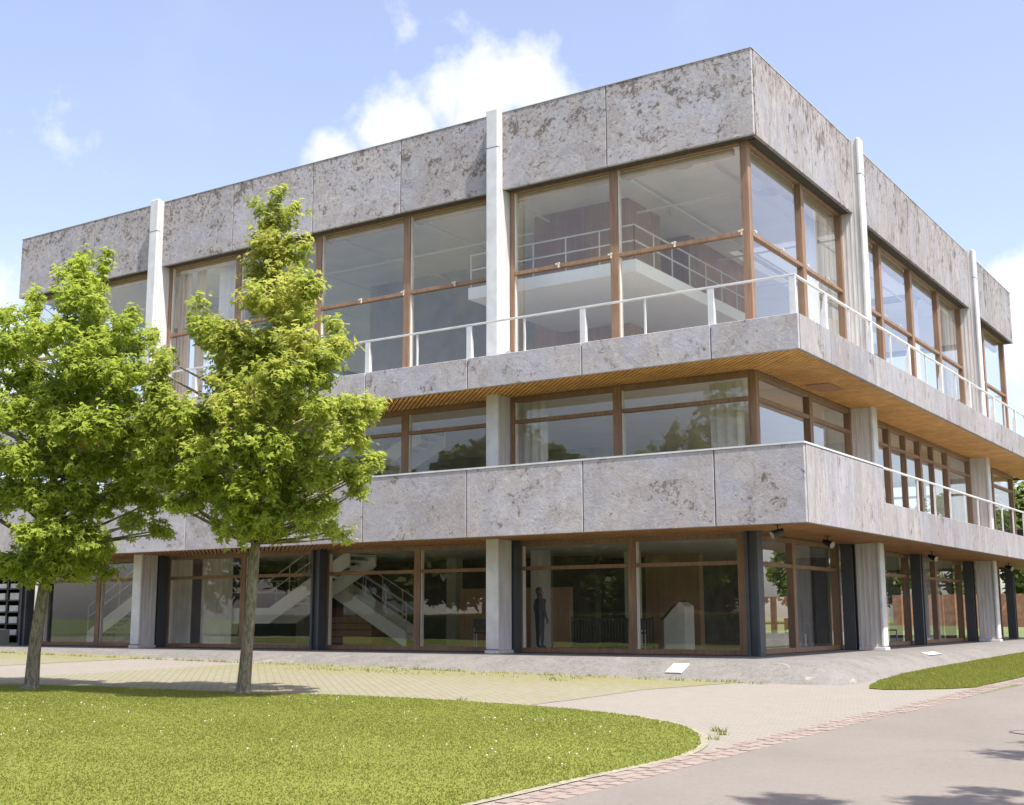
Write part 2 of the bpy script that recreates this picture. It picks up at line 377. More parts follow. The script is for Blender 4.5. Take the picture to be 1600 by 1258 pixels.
# ------------------------------------------------------------------ ground
xs = [-900, -45, 25, 900]; ys = [-900, -40, 45, 900]; m = MB()
for i in range(3):
    for j in range(3):
        m.quad(*[(x, y, gz(x, y)) for x, y in ((xs[i], ys[j]), (xs[i+1], ys[j]), (xs[i+1], ys[j+1]), (xs[i], ys[j+1]))])
m.build('ground', 'field')['kind'] = 'structure'
sheet('pavement', [(-44, -39), (5.9, -39), (5.9, 10), (3.0, 10), (3.0, -2.0), (-44, -2.0)], .004, 'pavers')
sheet('cobbles', [(-44, -12.7), (-17.3, -12.7), (-17.3, -2.2), (-44, -2.2)], .010, 'turf_cobbles')
sheet('cobbles', [(-12.7, -12.6), (-5, -11.6), (.45, -11.2), (.5, -9.2), (.42, -6.8), (1.1, -4.0), (1.6, -2.2), (-12.7, -2.2)], .010, 'turf_cobbles')
sheet('road', [(5.93, -39), (16, -39), (16, 44), (6.25, 44), (6.25, -1.4), (5.93, -9)], .008, 'asphalt')
LAWN = [(-40, -13.6), (-20, -13.0), (-14, -12.85), (-10.99, -12.79), (-8.28, -11.95), (-6.3, -11.75), (-4.91, -11.55), (-3.6, -11.1), (-2.6, -10.95), (-1.2, -10.9), (.17, -10.96), (1.3, -11.15), (2.28, -11.47), (3.0, -11.8),
        (3.63, -12.23), (4.1, -12.65), (4.48, -13.19), (4.78, -13.6), (4.96, -14.03), (5.18, -14.5), (5.3, -14.92), (5.4, -15.4), (5.44, -15.88), (5.41, -16.71), (5.36, -17.7), (5.35, -18.83), (5.33, -24), (5.33, -38), (-40, -38)]
def widen(poly, d):
    out = []; n = len(poly)
    for i, p in enumerate(poly):
        a = Vector(poly[i-1]); b_ = Vector(poly[(i+1) % n]); t = (b_-a).normalized(); nn = Vector((-t.y, t.x))
        q = Vector(p)+nn*d; out.append((q.x, q.y))
    return out
sheet('lawn_edge', widen(LAWN[:-2], .13)+LAWN[-2:], .014, 'dry_edge')
sheet('lawn', LAWN, .018, 'lawn_soil')
RG = [(3.1, 30), (3.1, 3.6), (3.2, .8), (3.45, -1.7), (3.72, -3.2), (3.95, -4.0), (4.3, -4.15), (4.66, -3.9), (5.3, -3.2), (5.60, -2.5), (5.70, .6), (5.75, 4), (5.75, 30)]
sheet('grass_verge', RG, .018, 'lawn_soil')
# red brick edging, laid brick by brick along the road
m = MB(); y = -26.0
while y < 30:
    for r in range(3):
        x0 = 5.52+(.25 if y > -1.5 else (.12 if y > -9 else 0))*1.0 + r*.145
        j = rnd.uniform(-.008, .008); z = gz(x0, y)+rnd.uniform(.010, .018)
        l = .235; yy = y+(.12 if r == 1 else 0)+j
        m.box(x0+.004, x0+.139, yy, yy+l-.012, z-.05, z)
    y += .245
m.build('brick_edging', 'edging_brick')['kind'] = 'structure'
# grass blades
def inside(px, py, poly):
    res = np.zeros(len(px), bool); n = len(poly)
    for i in range(n):
        x1, y1 = poly[i]; x2, y2 = poly[(i+1) % n]
        c = ((y1 > py) != (y2 > py)) & (px < (x2-x1)*(py-y1)/((y2-y1) if y2 != y1 else 1e-9)+x1)
        res ^= c
    return res
def blades(name, poly, x0, x1, y0, y1, n, h, seed, label, wdt=.011):
    r = np.random.RandomState(seed)
    px = r.uniform(x0, x1, n); py = r.uniform(y0, y1, n)
    k = inside(px, py, poly); px = px[k]; py = py[k]; n = len(px)
    clump = .85+.3*(np.sin(px*1.3+np.cos(py*.9)*2)*np.cos(py*1.7+px*.4)*.5+.5)
    a = r.uniform(0, 2*np.pi, n); hh = h*r.uniform(.5, 1.3, n)*clump; la = r.uniform(0, 2*np.pi, n); ln = hh*r.uniform(.2, .9, n)
    z = -.46-.012*(px-3.4)+.012*(py+4.5)+.014
    V = np.zeros((n, 3, 3)); w_ = wdt*r.uniform(.6, 1.3, n)
    V[:, 0, 0] = px-np.cos(a)*w_; V[:, 0, 1] = py-np.sin(a)*w_; V[:, 0, 2] = z
    V[:, 1, 0] = px+np.cos(a)*w_; V[:, 1, 1] = py+np.sin(a)*w_; V[:, 1, 2] = z
    V[:, 2, 0] = px+np.cos(la)*ln; V[:, 2, 1] = py+np.sin(la)*ln; V[:, 2, 2] = z+hh
    o = npmesh(name, V.reshape(-1, 3), 3, 'grass_blade'); o['kind'] = 'stuff'; o['label'] = label; o['category'] = 'grass'
    return o
blades('grass', widen(LAWN, .04), -17, 5.6, -23, -10.8, 420000, .020, 1, 'short mown grass of the curved front lawn')
blades('grass', RG, 3.05, 5.9, -4.4, 20, 130000, .035, 2, 'longer grass in the strip between plinth and road', .014)
# weeds growing at the foot of the plinth and round the lawn tip
def tufts(name, spots, label):
    r = np.random.RandomState(9); V = []
    for (x, y, s, n) in spots:
        for k in range(n):
            a = r.uniform(0, 2*np.pi); rr = s*np.sqrt(r.uniform(0, 1)); bx = x+np.cos(a)*rr; by = y+np.sin(a)*rr*.5
            h = r.uniform(.03, .10); t = r.uniform(0, 2*np.pi); l = h*r.uniform(.3, .9); z = gz(bx, by)+.005; c = r.uniform(0, 6.28)
            V += [(bx-np.cos(c)*.01, by-np.sin(c)*.01, z), (bx+np.cos(c)*.01, by+np.sin(c)*.01, z), (bx+np.cos(t)*l, by+np.sin(t)*l, z+h)]
    o = npmesh(name, np.array(V), 3, 'grass_blade'); o['kind'] = 'stuff'; o['label'] = label; o['category'] = 'weeds'; return o
sp = [(4.75, -12.9, .12, 26), (4.95, -13.25, .10, 20), (5.1, -13.8, .12, 16), (-1.0, -10.75, .1, 16)]
for k in range(150):
    x = rnd.uniform(-24, 1.6); sp.append((x, -3.95+rnd.uniform(-.25, .35)**3*8-.02*x*0, .22, rnd.randint(3, 14)))
for k in range(60): sp.append((rnd.uniform(-10, -2), -5.0+rnd.uniform(-.5, .5), .2, rnd.randint(2, 9)))
tufts('weeds', sp, 'scattered weeds between cobbles and plinth foot')
# daisies
m = MB(); my = MB()
for (cx_, cy_, s, n) in [(-5.0, -14.9, 1.0, 26), (-6.6, -15.6, .9, 16), (3.0, -14.3, .8, 16), (4.0, -16.2, .6, 22), (-2.4, -12.4, .8, 14), (0.5, -13.4, .9, 12), (-3, -18.2, 1.2, 24), (1.5, -17.2, 1.6, 24), (-8, -16.5, 2, 20), (2.8, -12.9, .8, 12), (-1, -15.5, 3, 30)]:
    for k in range(n):
        x = cx_+rnd.gauss(0, s); y = cy_+rnd.gauss(0, s*.5)
        if x > 5.1 or rnd.random() < .5: continue
        z = gz(x, y)+.04; r = rnd.uniform(.007, .012); t = m if rnd.random() < .62 else my
        t.prism([(x+r*math.cos(a*math.pi/3), y+r*math.sin(a*math.pi/3)) for a in range(6)], z, z+.008)
        t.bar((x, y, z-.045), (x, y, z), .003)
o = m.build('daisies', 'flower_white'); tag(o, 'tiny white daisies dotted over the front lawn', 'flowers', kind='stuff')
o = my.build('buttercups', 'flower_yellow'); tag(o, 'tiny yellow flowers dotted over the front lawn', 'flowers', kind='stuff')
# manhole
mh = thing('manhole_cover', 'round rust rimmed manhole cover set in the asphalt road', 'manhole cover', (8.32, -10.75, gz(8.32, -10.75)+.009))
def disc(r, k=40): return [(r*math.cos(2*math.pi*i/k), r*math.sin(2*math.pi*i/k)) for i in range(k)]
simple('rust', (.10, .06, .05), .9)
m = MB(); k = 40
for i in range(k):
    a, b_ = disc(.34)[i], disc(.34)[(i+1) % k]; c, d = disc(.30)[i], disc(.30)[(i+1) % k]
    m.ext([(a[0], a[1], 0), (b_[0], b_[1], 0), (d[0], d[1], 0), (c[0], c[1], 0)], (0, 0, .006))
m.build('rim', 'rust', mh)
MB().prism(disc(.296), 0, .003).build('lid', 'plinth_stone', mh)

# ------------------------------------------------------------------ building
B = thing('court_building', 'three storey modernist building of stone fascia bands, glass walls and wrap-around balconies', 'building')
S = 3.5; NM = 8; LEN = 28.0
class Side:
    def __init__(s, k): s.k = k
    def p(s, a, o, z):
        if s.k == 'front': return (-a, -o, z)
        if s.k == 'right': return (o, a, z)
        if s.k == 'back': return (-a, LEN+o, z)
        return (-LEN-o, a, z)
    def box(s, m, a0, a1, o0, o1, z0, z1):
        p = s.p(a0, o0, z0); q = s.p(a1, o1, z1); m.box(p[0], q[0], p[1], q[1], p[2], q[2])
SD = {k: Side(k) for k in ('front', 'right', 'back', 'left')}
ZR0, ZR1, Z2B, Z2T, Z1B, Z1T, ZL = 12.80, 15.08, 6.89, 7.72, 2.98, 4.74, 3.84
PR, P2, P1 = .69, 2.16, 2.18
# plinth with battered, rounded edge
prof = [(2.05, 0.0), (2.35, -.015), (2.62, -.05), (2.9, -.13), (3.2, -.25), (3.55, -.40), (3.95, -.55), (4.5, -.80)]
m = MB(); rings = []
def ring(o, z, dx=0):
    # right side stays steeper so the grass strip fits
    ox = .0+min(o, 2.05)+(o-2.05)*.80
    c = .35+(o-2.05)*.35; pts = []
    X1, Y0 = ox, -o; X0, Y1 = -LEN-ox, LEN+o
    for cx_, cy_, a0 in ((X1-c, Y0+c, -90), (X1-c, Y1-c, 0), (X0+c, Y1-c, 90), (X0+c, Y0+c, 180)):
        for i in range(7):
            a = math.radians(a0+i*15); pts.append((cx_+c*math.cos(a), cy_+c*math.sin(a), z))
    return pts
for o_, z_ in prof: rings.append(ring(o_, z_))
n0 = 0
for r_ in rings: m.v += r_
K = len(rings[0])
for i in range(len(rings)-1):
    for j in range(K):
        a = i*K+j; b_ = i*K+(j+1) % K; m.f.append((a, a+K, b_+K, b_))
m.f.append(tuple(range(K)))
m.build('plinth', 'plinth_stone', B, smooth=True)
# slabs
def slab(name, z0, z1, o, mat):
    return MB().box(-LEN-o, o, -o, LEN+o, z0, z1).build(name, mat, B)
MB().box(-LEN+.2, -.5, .5, LEN-.5, .004, .012).build('floor_finish', 'floor_inside', B)
MB().box(-LEN-2.05, 2.05, -2.05, LEN+2.05, 3.08, 3.80).build('floor_slab', 'deck', B)
MB().box(-LEN-2.05, 2.05, -2.05, LEN+2.05, 7.00, 7.66).build('floor_slab', 'deck', B)
MB().box(-LEN+.1, -.1, .1, LEN-.1, 3.81, 3.83).build('floor_finish', 'floor_inside', B)
MB().box(-LEN+.1, -.1, .1, LEN-.1, 7.67, 7.70).build('floor_finish', 'floor_inside', B)
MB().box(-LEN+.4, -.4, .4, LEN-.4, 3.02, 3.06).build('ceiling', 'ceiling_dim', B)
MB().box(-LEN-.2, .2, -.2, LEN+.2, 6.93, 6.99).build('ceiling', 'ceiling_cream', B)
def holed(name, o, z0, z1, mat, h=(-6.2, -.8, 13.6, 26.0)):
    m = MB(); m.box(-LEN-o, h[0], -o, LEN+o, z0, z1); m.box(h[1], o, -o, LEN+o, z0, z1)
    m.box(h[0], h[1], -o, h[2], z0, z1); m.box(h[0], h[1], h[3], LEN+o, z0, z1); m.build(name, mat, B)
holed('ceiling', .25, 14.40, 14.70, 'ceiling_cream'); holed('roof', .57, 14.72, 15.03, 'roofing')
m = MB(); m.box(-6.3, -.7, 13.5, 26.1, 15.04, 15.07); m.build('added_rooflight', 'translucent_panel', B)  # panel over an opening added to bring fill light into the upper room
m = MB()                                                     # dark underside strip of the roof edge + inner face behind the fascia
for k in SD:
    s = SD[k]; e = .0 if k in ('front', 'back') else -.3
    s.box(m, -.57 if k in ('front','back') else -.28, LEN+.57 if k in ('front','back') else LEN+.28, .352, .575, 12.81, 12.90)
m.build('roof_soffit', 'joint_dark', B)
m = MB()
for k in SD:
    s = SD[k]; s.box(m, -.2 if k in ('front','back') else -.14, LEN+.2 if k in ('front','back') else LEN+.14, .15, .2, 12.97, 14.39)
m.build('upstand', 'ceiling_cream', B)
# stone panels
def panels(name, k, o, z0, z1, bounds, mat, th=.10):
    s = SD[k]
    for a0, a1 in zip(bounds[:-1], bounds[1:]):
        m = MB(); j = .014
        s.box(m, a0+j, a1-j, o-th, o, z0, z1); ob = m.build(name, mat, B, bevel=.012)
def bnd(o, c0): return [-c0]+[S*i for i in range(0, NM+1)]+[LEN+c0]
for k in SD:
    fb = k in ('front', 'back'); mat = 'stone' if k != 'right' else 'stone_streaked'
    t = 0 if fb else .105
    rb = [-PR+t]+[S*i for i in range(1, NM)]+[LEN+PR-t]
    b2 = [-P2+t]+[S*i for i in range(0, NM+1)]+[LEN+P2-t]
    b1 = [-P1+t]+[S*i for i in range(0, NM+1)]+[LEN+P1-t]
    if k in ('back', 'left'):
        rb = [rb[0], 14, rb[-1]]; b2 = [b2[0], 14, b2[-1]]; b1 = [b1[0], 14, b1[-1]]
    panels('roof_fascia_panel', k, PR, ZR0, ZR1, rb, mat)
    panels('balcony_panel', k, P2, Z2B, Z2T, b2, mat)
    if k == 'right':
        b1 = [-P1+t, 3.55]
        panels('parapet_panel', k, P1, Z1B, Z1T, b1, mat)
        panels('parapet_panel', k, P1, Z1B, ZL, [3.55]+[S*i for i in range(2, NM+1)]+[LEN+P1-t], mat)
    else: panels('parapet_panel', k, P1, Z1B, Z1T, b1, mat)
    s = SD[k]; m = MB()
    s.box(m, -PR+.12, LEN+PR-.12, PR-.125, PR-.105, ZR0+.03, ZR1-.06); s.box(m, -P2+.12, LEN+P2-.12, P2-.125, P2-.105, Z2B+.02, Z2T-.03)
    s.box(m, -P1+.12, LEN+P1-.12, P1-.125, P1-.105, Z1B+.02, (ZL if k == 'right' else Z1T)-.03)
    m.build('panel_backing', 'joint_dark', B)
m = MB()                                                     # thin light flashing on the roof edge
q = PR+.012
m.box(-LEN-q, q, -q, -q+.14, ZR1+.002, ZR1+.022); m.box(-LEN-q, q, LEN+q-.14, LEN+q, ZR1+.002, ZR1+.022)
m.box(q-.14, q, -q+.14, LEN+q-.14, ZR1+.002, ZR1+.022); m.box(-LEN-q, -LEN-q+.14, -q+.14, LEN+q-.14, ZR1+.002, ZR1+.022)
m.build('roof_flashing', 'coping', B)
m = MB(); q = P1+.015                                        # parapet coping
m.box(-LEN-q, q, -q, -q+.14, Z1T+.002, Z1T+.045); m.box(q-.14, q, -q+.14, 3.56, Z1T+.002, Z1T+.045)
m.build('coping', 'white_metal', B)
MB().box(P1-.1, P1-.005, 3.56, 3.62, ZL+.01, Z1T).build('parapet_end', 'stone_streaked', B)
# timber slat soffits running on the diagonal
def soffit(z, P, g, mat, step=.17, w_=.105):
    m = MB(); x = -LEN-1.5; u = P-.10
    def par(p0, p1, q1, q0): m.prism([p0, p1, q1, q0], z, z+.035)
    lo = .3
    while x < u-.02:                                          # front: from outer edge (x,-u) to wall line (x-(u-g),-g)
        x1 = min(x+w_, u); par((x, -u), (x1, -u), (x1-(u-g), -g), (x-(u-g), -g)); x += step
    y = -u+.02
    while y < LEN+1.5:
        par((u, y), (u, y+w_), (g, y+w_+(u-g)), (g, y+(u-g))); y += step
    m.build('slat_soffit', mat, B)
    m = MB(); m.box(-LEN-1.9, u, -u, -g, z+.05, z+.07); m.box(g, u, -g+.001, LEN+1.9, z+.05, z+.07)
    m.build('soffit_backing', 'slat_backing', B)
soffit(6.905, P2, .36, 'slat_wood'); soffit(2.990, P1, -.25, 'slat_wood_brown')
MB().box(.62, 1.25, 2.35, 3.55, 6.885, 6.902).build('access_panel', 'access_red', B)

# columns and steel posts
def column(k, a, base=0.0):
    s = SD[k]; m = MB()
    s.box(m, a-.155, a+.155, .28, .885, base+.09, ZR1+.02)
    for d in (-.158, .158):
        for i in range(4):
            o0 = .32+i*.14; s.box(m, a+d-.006, a+d+.006, o0, o0+.045, base+.1, ZR1)
    c = m.build('column', 'column_paint', B)
    m = MB(); s.box(m, a-.20, a+.20, .886, 1.0, base+.10, ZR1+.05); m.build('flange', 'white_metal' if k == 'front' else 'white_metal', c, bevel=.035)
    m = MB(); s.box(m, a-.22, a+.22, .27, 1.02, base, base+.085); m.build('foot', 'column_paint', c, bevel=.01)
    m = MB()
    s.box(m, a-.203, a+.203, .88, 1.004, 13.98, 13.995); m.build('joint', 'joint_dark', c)
for k in SD:
    for a in (7., 21.): column(k, a)
for k, lst in (('front', (0, 7, 14, 21, 28)), ('right', (7, 14, 21, 28)), ('back', (7, 14, 21)), ('left', (14, 28))):
    for a in lst:
        s = SD[k]; m = MB()
        if k == 'front' or a != 28 or k == 'right':
            s.box(m, a-.17, a-.09, -.17, .17, .0, 2.985); s.box(m, a+.09, a+.17, -.17, .17, 0, 2.985); s.box(m, a-.09, a+.09, -.09, .09, 0, 2.985)
            m.build('steel_post', 'steel_dark', B, bevel=.006)

# windows
def window(k, a0, a1, o, z0, z1, trans, mulls=(), jw=(.12, .12), head=.10, sill=.10, trim=True, mat='wood_frame'):
    s = SD[k]; m = MB(); od, oi = o+.05, o-.14
    s.box(m, a0, a0+jw[0], oi, od, z0, z1); s.box(m, a1-jw[1], a1, oi, od, z0, z1)
    A0, A1 = a0+jw[0], a1-jw[1]
    s.box(m, A0, A1, oi, od-.01, z1-head, z1); s.box(m, A0, A1, oi, od-.01, z0, z0+sill)
    segs = []; prev = A0
    for q in mulls:
        s.box(m, q-.05, q+.05, oi, od-.005, z0+sill, z1-head); segs.append((prev, q-.05)); prev = q+.05
    segs.append((prev, A1))
    for t in trans:
        for c, d in segs: s.box(m, c, d, oi+.02, od-.015, t-.05, t+.05)
    f = m.build('window', mat, B, bevel=.006)
    g = MB(); zz = [z0+sill]+[v for t in trans for v in (t-.05, t+.05)]+[z1-head]
    for c, d in segs:
        for i in range(0, len(zz), 2):
            g.quad(s.p(c, o-.05, zz[i]), s.p(d, o-.05, zz[i]), s.p(d, o-.05, zz[i+1]), s.p(c, o-.05, zz[i+1]))
    g.build('pane', 'glass', f)
    if trim:
        t_ = MB(); e = a1-jw[1] if k == 'front' else a0+jw[0]
        sg = -1 if k == 'front' else 1
        for i in range(0, len(zz), 2): s.box(t_, e, e+sg*.028, o-.12, o+.0, zz[i], zz[i+1])
        t_.build('glazing_bead', 'white_trim', f)
    return f
for k in SD:
    base = [S*i for i in range(NM+1)]
    right = k == 'right'
    for i in range(NM):
        def off(a, d):
            return a+d if a in (7., 21.) else a
        # top storey
        a0, a1 = off(base[i], .19), off(base[i+1], -.19)
        if i == 0: a0 = -.3+.125
        if i == NM-1: a1 = LEN+.3-.125
        J = (.035 if i == 0 else .12, .035 if i == NM-1 else .12); window(k, a0, a1, .30, 7.70, 12.83, (10.42,), head=.06, jw=J)
        # middle storey
        a0m, a1m = a0, a1
        mid = ()
        if right and i == 3: mid = (12.25, )
        if right and i == 4: mid = (15.6, )
        window(k, a0m, a1m, .30, 3.82, 6.90, (6.22,), mulls=mid, head=.14, jw=J)
        # ground storey, glass line set back
        g0, g1 = base[i], base[i+1]
        if i == 0: g0 = .35+.10
        if i == NM-1: g1 = LEN-.35-.10
        window(k, g0, g1, -.35, .012, 2.985, (2.26,), jw=(.11, .11), head=.12, sill=.12)
for cx_, cy_ in ((.3, -.3), (-LEN-.3, -.3), (.3, LEN+.3), (-LEN-.3, LEN+.3)):
    sx = 1 if cx_ > 0 else -1; sy = -1 if cy_ < 0 else 1
    m = MB(); m.box(cx_+sx*.05, cx_-sx*.12, cy_+sy*.05, cy_-sy*.12, 7.70, 12.86); m.box(cx_+sx*.05, cx_-sx*.12, cy_+sy*.05, cy_-sy*.12, 3.82, 6.90)
    m.build('corner_post', 'wood_frame', B, bevel=.008)
m = MB(); m.box(-.35+.05, -.55+.1, .30, .45, .012, 2.985); m.build('corner_post', 'wood_frame', B)
# small white window stays on the upper transoms
for k, n in (('front', 8), ('right', 4)):
    s = SD[k]
    for i in range(n):
        for a in (S*i+.12, S*i+1.75):
            if abs(a-.12) < .01: a = -.10
            m = MB(); s.box(m, a-.04, a+.04, .355, .42, 10.44, 10.475); s.box(m, a-.04, a+.0, .34, .37, 10.36, 10.46); s.box(m, a-.09, a-.02, .39, .42, 10.455, 10.485)
            m.build('window_stay', 'white_trim', B)
for k, h in (('front', .15), ('right', .42)):
    s = SD[k]
    for i in range(NM):
        m = MB(); s.box(m, S*i+.13, S*(i+1)-.13, .0, .145, 12.75-h, 12.765); m.build('blind_box', 'curtain_beige', B)
# railings
def railing(k, a_from, a_to, o, z0, zt, posts, thin, ends):
    s = SD[k]; m = MB(); s.box(m, a_from, a_to, o-.035, o+.035, zt, zt+.045)
    r = m.build('railing', 'white_metal', B, bevel=.008)
    for a in posts:
        m = MB(); p = [(o+.03, z0), (o+.03, zt), (o-.03, zt), (o-.03, z0+.75), (o-.10, z0+.5), (o-.10, z0)]
        m.ext([s.p(a-.075, q[0], q[1]) for q in p], tuple(Vector(s.p(a+.075, 0, 0))-Vector(s.p(a-.075, 0, 0)))); m.build('post', 'white_metal', r)
    for a in thin:
        m = MB(); s.box(m, a-.022, a+.022, o-.03, o+.015, z0, zt); m.build('post', 'white_metal', r)
    return r
railing('front', -2.10, LEN+2.1, 2.06, 7.66, 8.62, [S*i for i in range(0, 9)]+[-2.02], [S*i+1.75 for i in range(0, 8)], 0)
railing('right', -2.02, LEN+2.1, 2.06, 7.66, 8.62, [S*i for i in range(0, 9)], [S*i+1.75 for i in range(0, 8)], 0)
railing('right', 3.62, LEN+2.1, 2.10, 3.80, 4.745, [], [S*i+1.75*j for i in range(2, 9) for j in (0, 1)], 0)

# ---- interior seen through the glass
A = MB().box(-10, -6.4, 6.0, 8.3, 7.71, 14.39).build('inner_wall', 'brown_wall', B)
MB().box(-10, -6.5, 10.8, 16.5, 7.71, 14.39).build('inner_wall', 'brown_wall', B)
MB().box(-20.5, -12, 10, 19, 7.71, 14.39).build('inner_wall', 'grey_wall', B)
MB().box(-20, -10, 10, 20, 3.84, 6.92).build('inner_wall', 'grey_wall', B)
MB().box(-5.4, -2.2, 14, 14.3, 3.84, 6.92).build('inner_wall', 'gallery_white', B)
MB().box(-27.5, -9.3, 8.6, 9, .013, 3.01).build('inner_wall', 'dark_wall', B)
MB().box(-27.75, -27.6, .7, 8.5, .013, 3.01).build('inner_wall', 'dark_wall', B)
MB().box(-27.2, -22.0, 5.2, 5.4, .013, 3.01).build('inner_wall', 'dark_wall', B)
MB().box(-7.9, -5.9, 9.6, 9.9, .013, 3.01).build('inner_wall', 'brown_wall', B)
MB().box(-4.6, -3.2, 15.0, 15.3, .013, 3.01).build('inner_wall', 'dark_wall', B)
MB().box(-19.4, -16.9, 6.3, 6.5, .013, 1.3).build('inner_wall', 'red_brick_wall', B)
MB().box(-13.2, -8.9, 6.2, 6.45, .013, 1.9).build('inner_wall', 'brown_wall', B)
MB().box(-12.6, -8.2, 11, 20, .013, 3.01).build('inner_wall', 'dark_wall', B)
gal = MB().box(-9.0, -3.4, .7, 9.0, 10.22, 10.58); gal.box(-9.0, -.8, 9.001, 13.5, 10.22, 10.58)
G = gal.build('gallery', 'gallery_white', B, bevel=.01)
m = MB()
def irail(m, pts, h=1.0, step=1.15, mids=(.55,), r=.018):
    for a, b_ in zip(pts[:-1], pts[1:]):
        a = Vector(a); b_ = Vector(b_); n = max(1, round((b_-a).length/step))
        for hh in (h,)+tuple(mids): m.bar(a+Vector((0,0,hh)), b_+Vector((0,0,hh)), .035, .035)
        for i in range(n+1):
            p = a.lerp(b_, i/n); m.bar(p, p+Vector((0,0,h)), .03, .03)
irail(m, [(-8.95, .78, 10.58), (-3.48, .78, 10.58), (-3.48, 8.95, 10.58), (-.9, 9.1, 10.58), (-.9, 13, 10.58)])
m.build('gallery_railing', 'rail_inside', G)
m = MB()                                                     # ceiling light tracks with spot heads
for x in (-2.6, -5.2, -9.4, -13.0, -16.6, -20.2, -23.8): m.box(x-.03, x+.03, 1.0, 26, 14.10, 14.16)
for y in (3.0, 6.6, 13.2): m.box(-26, -1, y-.03, y+.03, 14.02, 14.08)
T = m.build('light_track', 'gallery_white', B)
for x, y in ((-5.2, 3.0), (-4.8, 3.0), (-9.4, 3.0), (-12.6, 3.0), (-13.2, 3.0), (-16.6, 3.0), (-2.6, 6.6), (-5.2, 6.6)):
    m = MB(); m.tube([(x, y, 14.02), (x, y, 13.86)], [.02, .02], 6); m.tube([(x-.12, y, 13.88), (x+.12, y-.06, 13.80)], [.055, .075], 10); m.build('spot_head', 'white_metal', T)
for x, y in ((-1.9, 2.4), (-2.3, 8.0), (-3.6, 4.2)):
    m = MB(); m.tube([(x, y, 14.36), (x, y, 14.395)], [.34, .36], 24); m.build('ceiling_vent', 'ceiling_dim', B)
# staircases of the ground storey
def stair(name, segs, y, w_=1.3):
    """segs: (x,z) centre line of the stringer"""
    m = MB()
    for yy in (y, y+w_):
        for (xa, za), (xb, zb) in zip(segs[:-1], segs[1:]):
            m.ext([(xa, yy, za), (xb, yy, zb), (xb, yy, zb+.52), (xa, yy, za+.52)], (0, .06, 0))
    (xa, za), (xb, zb) = segs[0], segs[-1]
    for (xa, za), (xb, zb) in zip(segs[:-1], segs[1:]):
        n = max(1, round(abs(zb-za)/.17)); 
        for i in range(n): 
            x0 = xa+(xb-xa)*i/n; x1 = xa+(xb-xa)*(i+1)/n; z = za+(zb-za)*(i+1)/n
            m.box(x0, x1, y+.061, y+w_-.001, z+.30, z+.36)
    st = m.build(name, 'gallery_white', B)
    m = MB()
    for yy in (y+.03, y+w_+.03): irail(m, [(x, yy, z+.5) for x, z in segs], h=.95, step=.9)
    m.build('handrail', 'rail_inside', st)
stair('staircase', [(-20.3, .76), (-18.4, .76), (-14.9, 2.62)], 2.45)
stair('staircase', [(-17.6, 1.8), (-14.1, -.03)], 4.4, .9)
stair('staircase', [(-27.4, -.05), (-24.0, 1.75)], 2.2)
MB().box(-31, -24.5, 6, 6.5, .7, 1.05).build('counter', 'gallery_white', B)
# upper flight behind the middle storey
stair('staircase', [(-17.5, 3.9), (-12.2, 6.4)], 2.6)
for (x0, x1, z0, z1, mt, yy) in ((-23.0, -21.95, .02, 2.98, 'curtain_white', 2.3), (-21.5, -20.0, .02, 2.98, 'curtain_white', 2.3), (-7.0, -6.05, 3.84, 6.85, 'curtain_white', .35), (-1.25, -.35, 3.84, 6.85, 'curtain_white', .5),
                         (-20.9, -20.3, 7.71, 12.9, 'curtain_beige', .2), (-20.1, -19.6, 7.71, 12.9, 'curtain_beige', .25), (-19.0, -17.8, 7.71, 12.9, 'curtain_white', .25)):
    m = MB(); n = int((x1-x0)/.05); P = [(x0+(x1-x0)*i/n, yy+.045*math.sin(i*1.15)) for i in range(n+1)]
    for i in range(n): m.ext([(P[i][0], P[i][1], z0), (P[i+1][0], P[i+1][1], z0), (P[i+1][0], P[i+1][1]+.012, z0), (P[i][0], P[i][1]+.012, z0)], (0, 0, z1-z0))
    m.build('curtain', mt, B)
for (y0, y1, z0, z1) in ((5.0, 6.5, 7.71, 12.9), (16.0, 17.3, 7.71, 12.9), (17.6, 20.4, 3.84, 6.85)):
    m = MB(); n = int((y1-y0)/.05); P = [(-.35+.045*math.sin(i*1.15), y0+(y1-y0)*i/n) for i in range(n+1)]
    for i in range(n): m.ext([(P[i][0], P[i][1], z0), (P[i+1][0], P[i+1][1], z0), (P[i+1][0]-.012, P[i+1][1], z0), (P[i][0]-.012, P[i][1], z0)], (0, 0, z1-z0))
    m.build('curtain', 'curtain_white', B)
m = MB(); m.box(-6.9, -4.3, 3.0, 3.04, .86, .90); m.box(-6.9, -4.3, 3.0, 3.04, .14, .17)
for i in range(27): m.box(-6.9+i*.1, -6.885+i*.1, 3.0, 3.03, .17, .86)
for x in (-6.9, -6.0, -5.15, -4.3): m.box(x-.02, x+.02, 2.99, 3.05, .013, .95)
m.build('inner_balustrade', 'black_metal', B)
# interior columns
for x in (-7, -14, -21):
    for y in (7, 21): MB().box(x-.2, x+.2, y-.2, y+.2, .013, 3.01).build('inner_column', 'lectern_grey', B)
MB().box(-9.2, -8.75, 4.4, 4.85, .013, 3.01).build('inner_column', 'lectern_grey', B)
MB().box(-1.15, -.75, 8.4, 8.8, .013, 3.01).build('inner_column', 'lectern_grey', B)
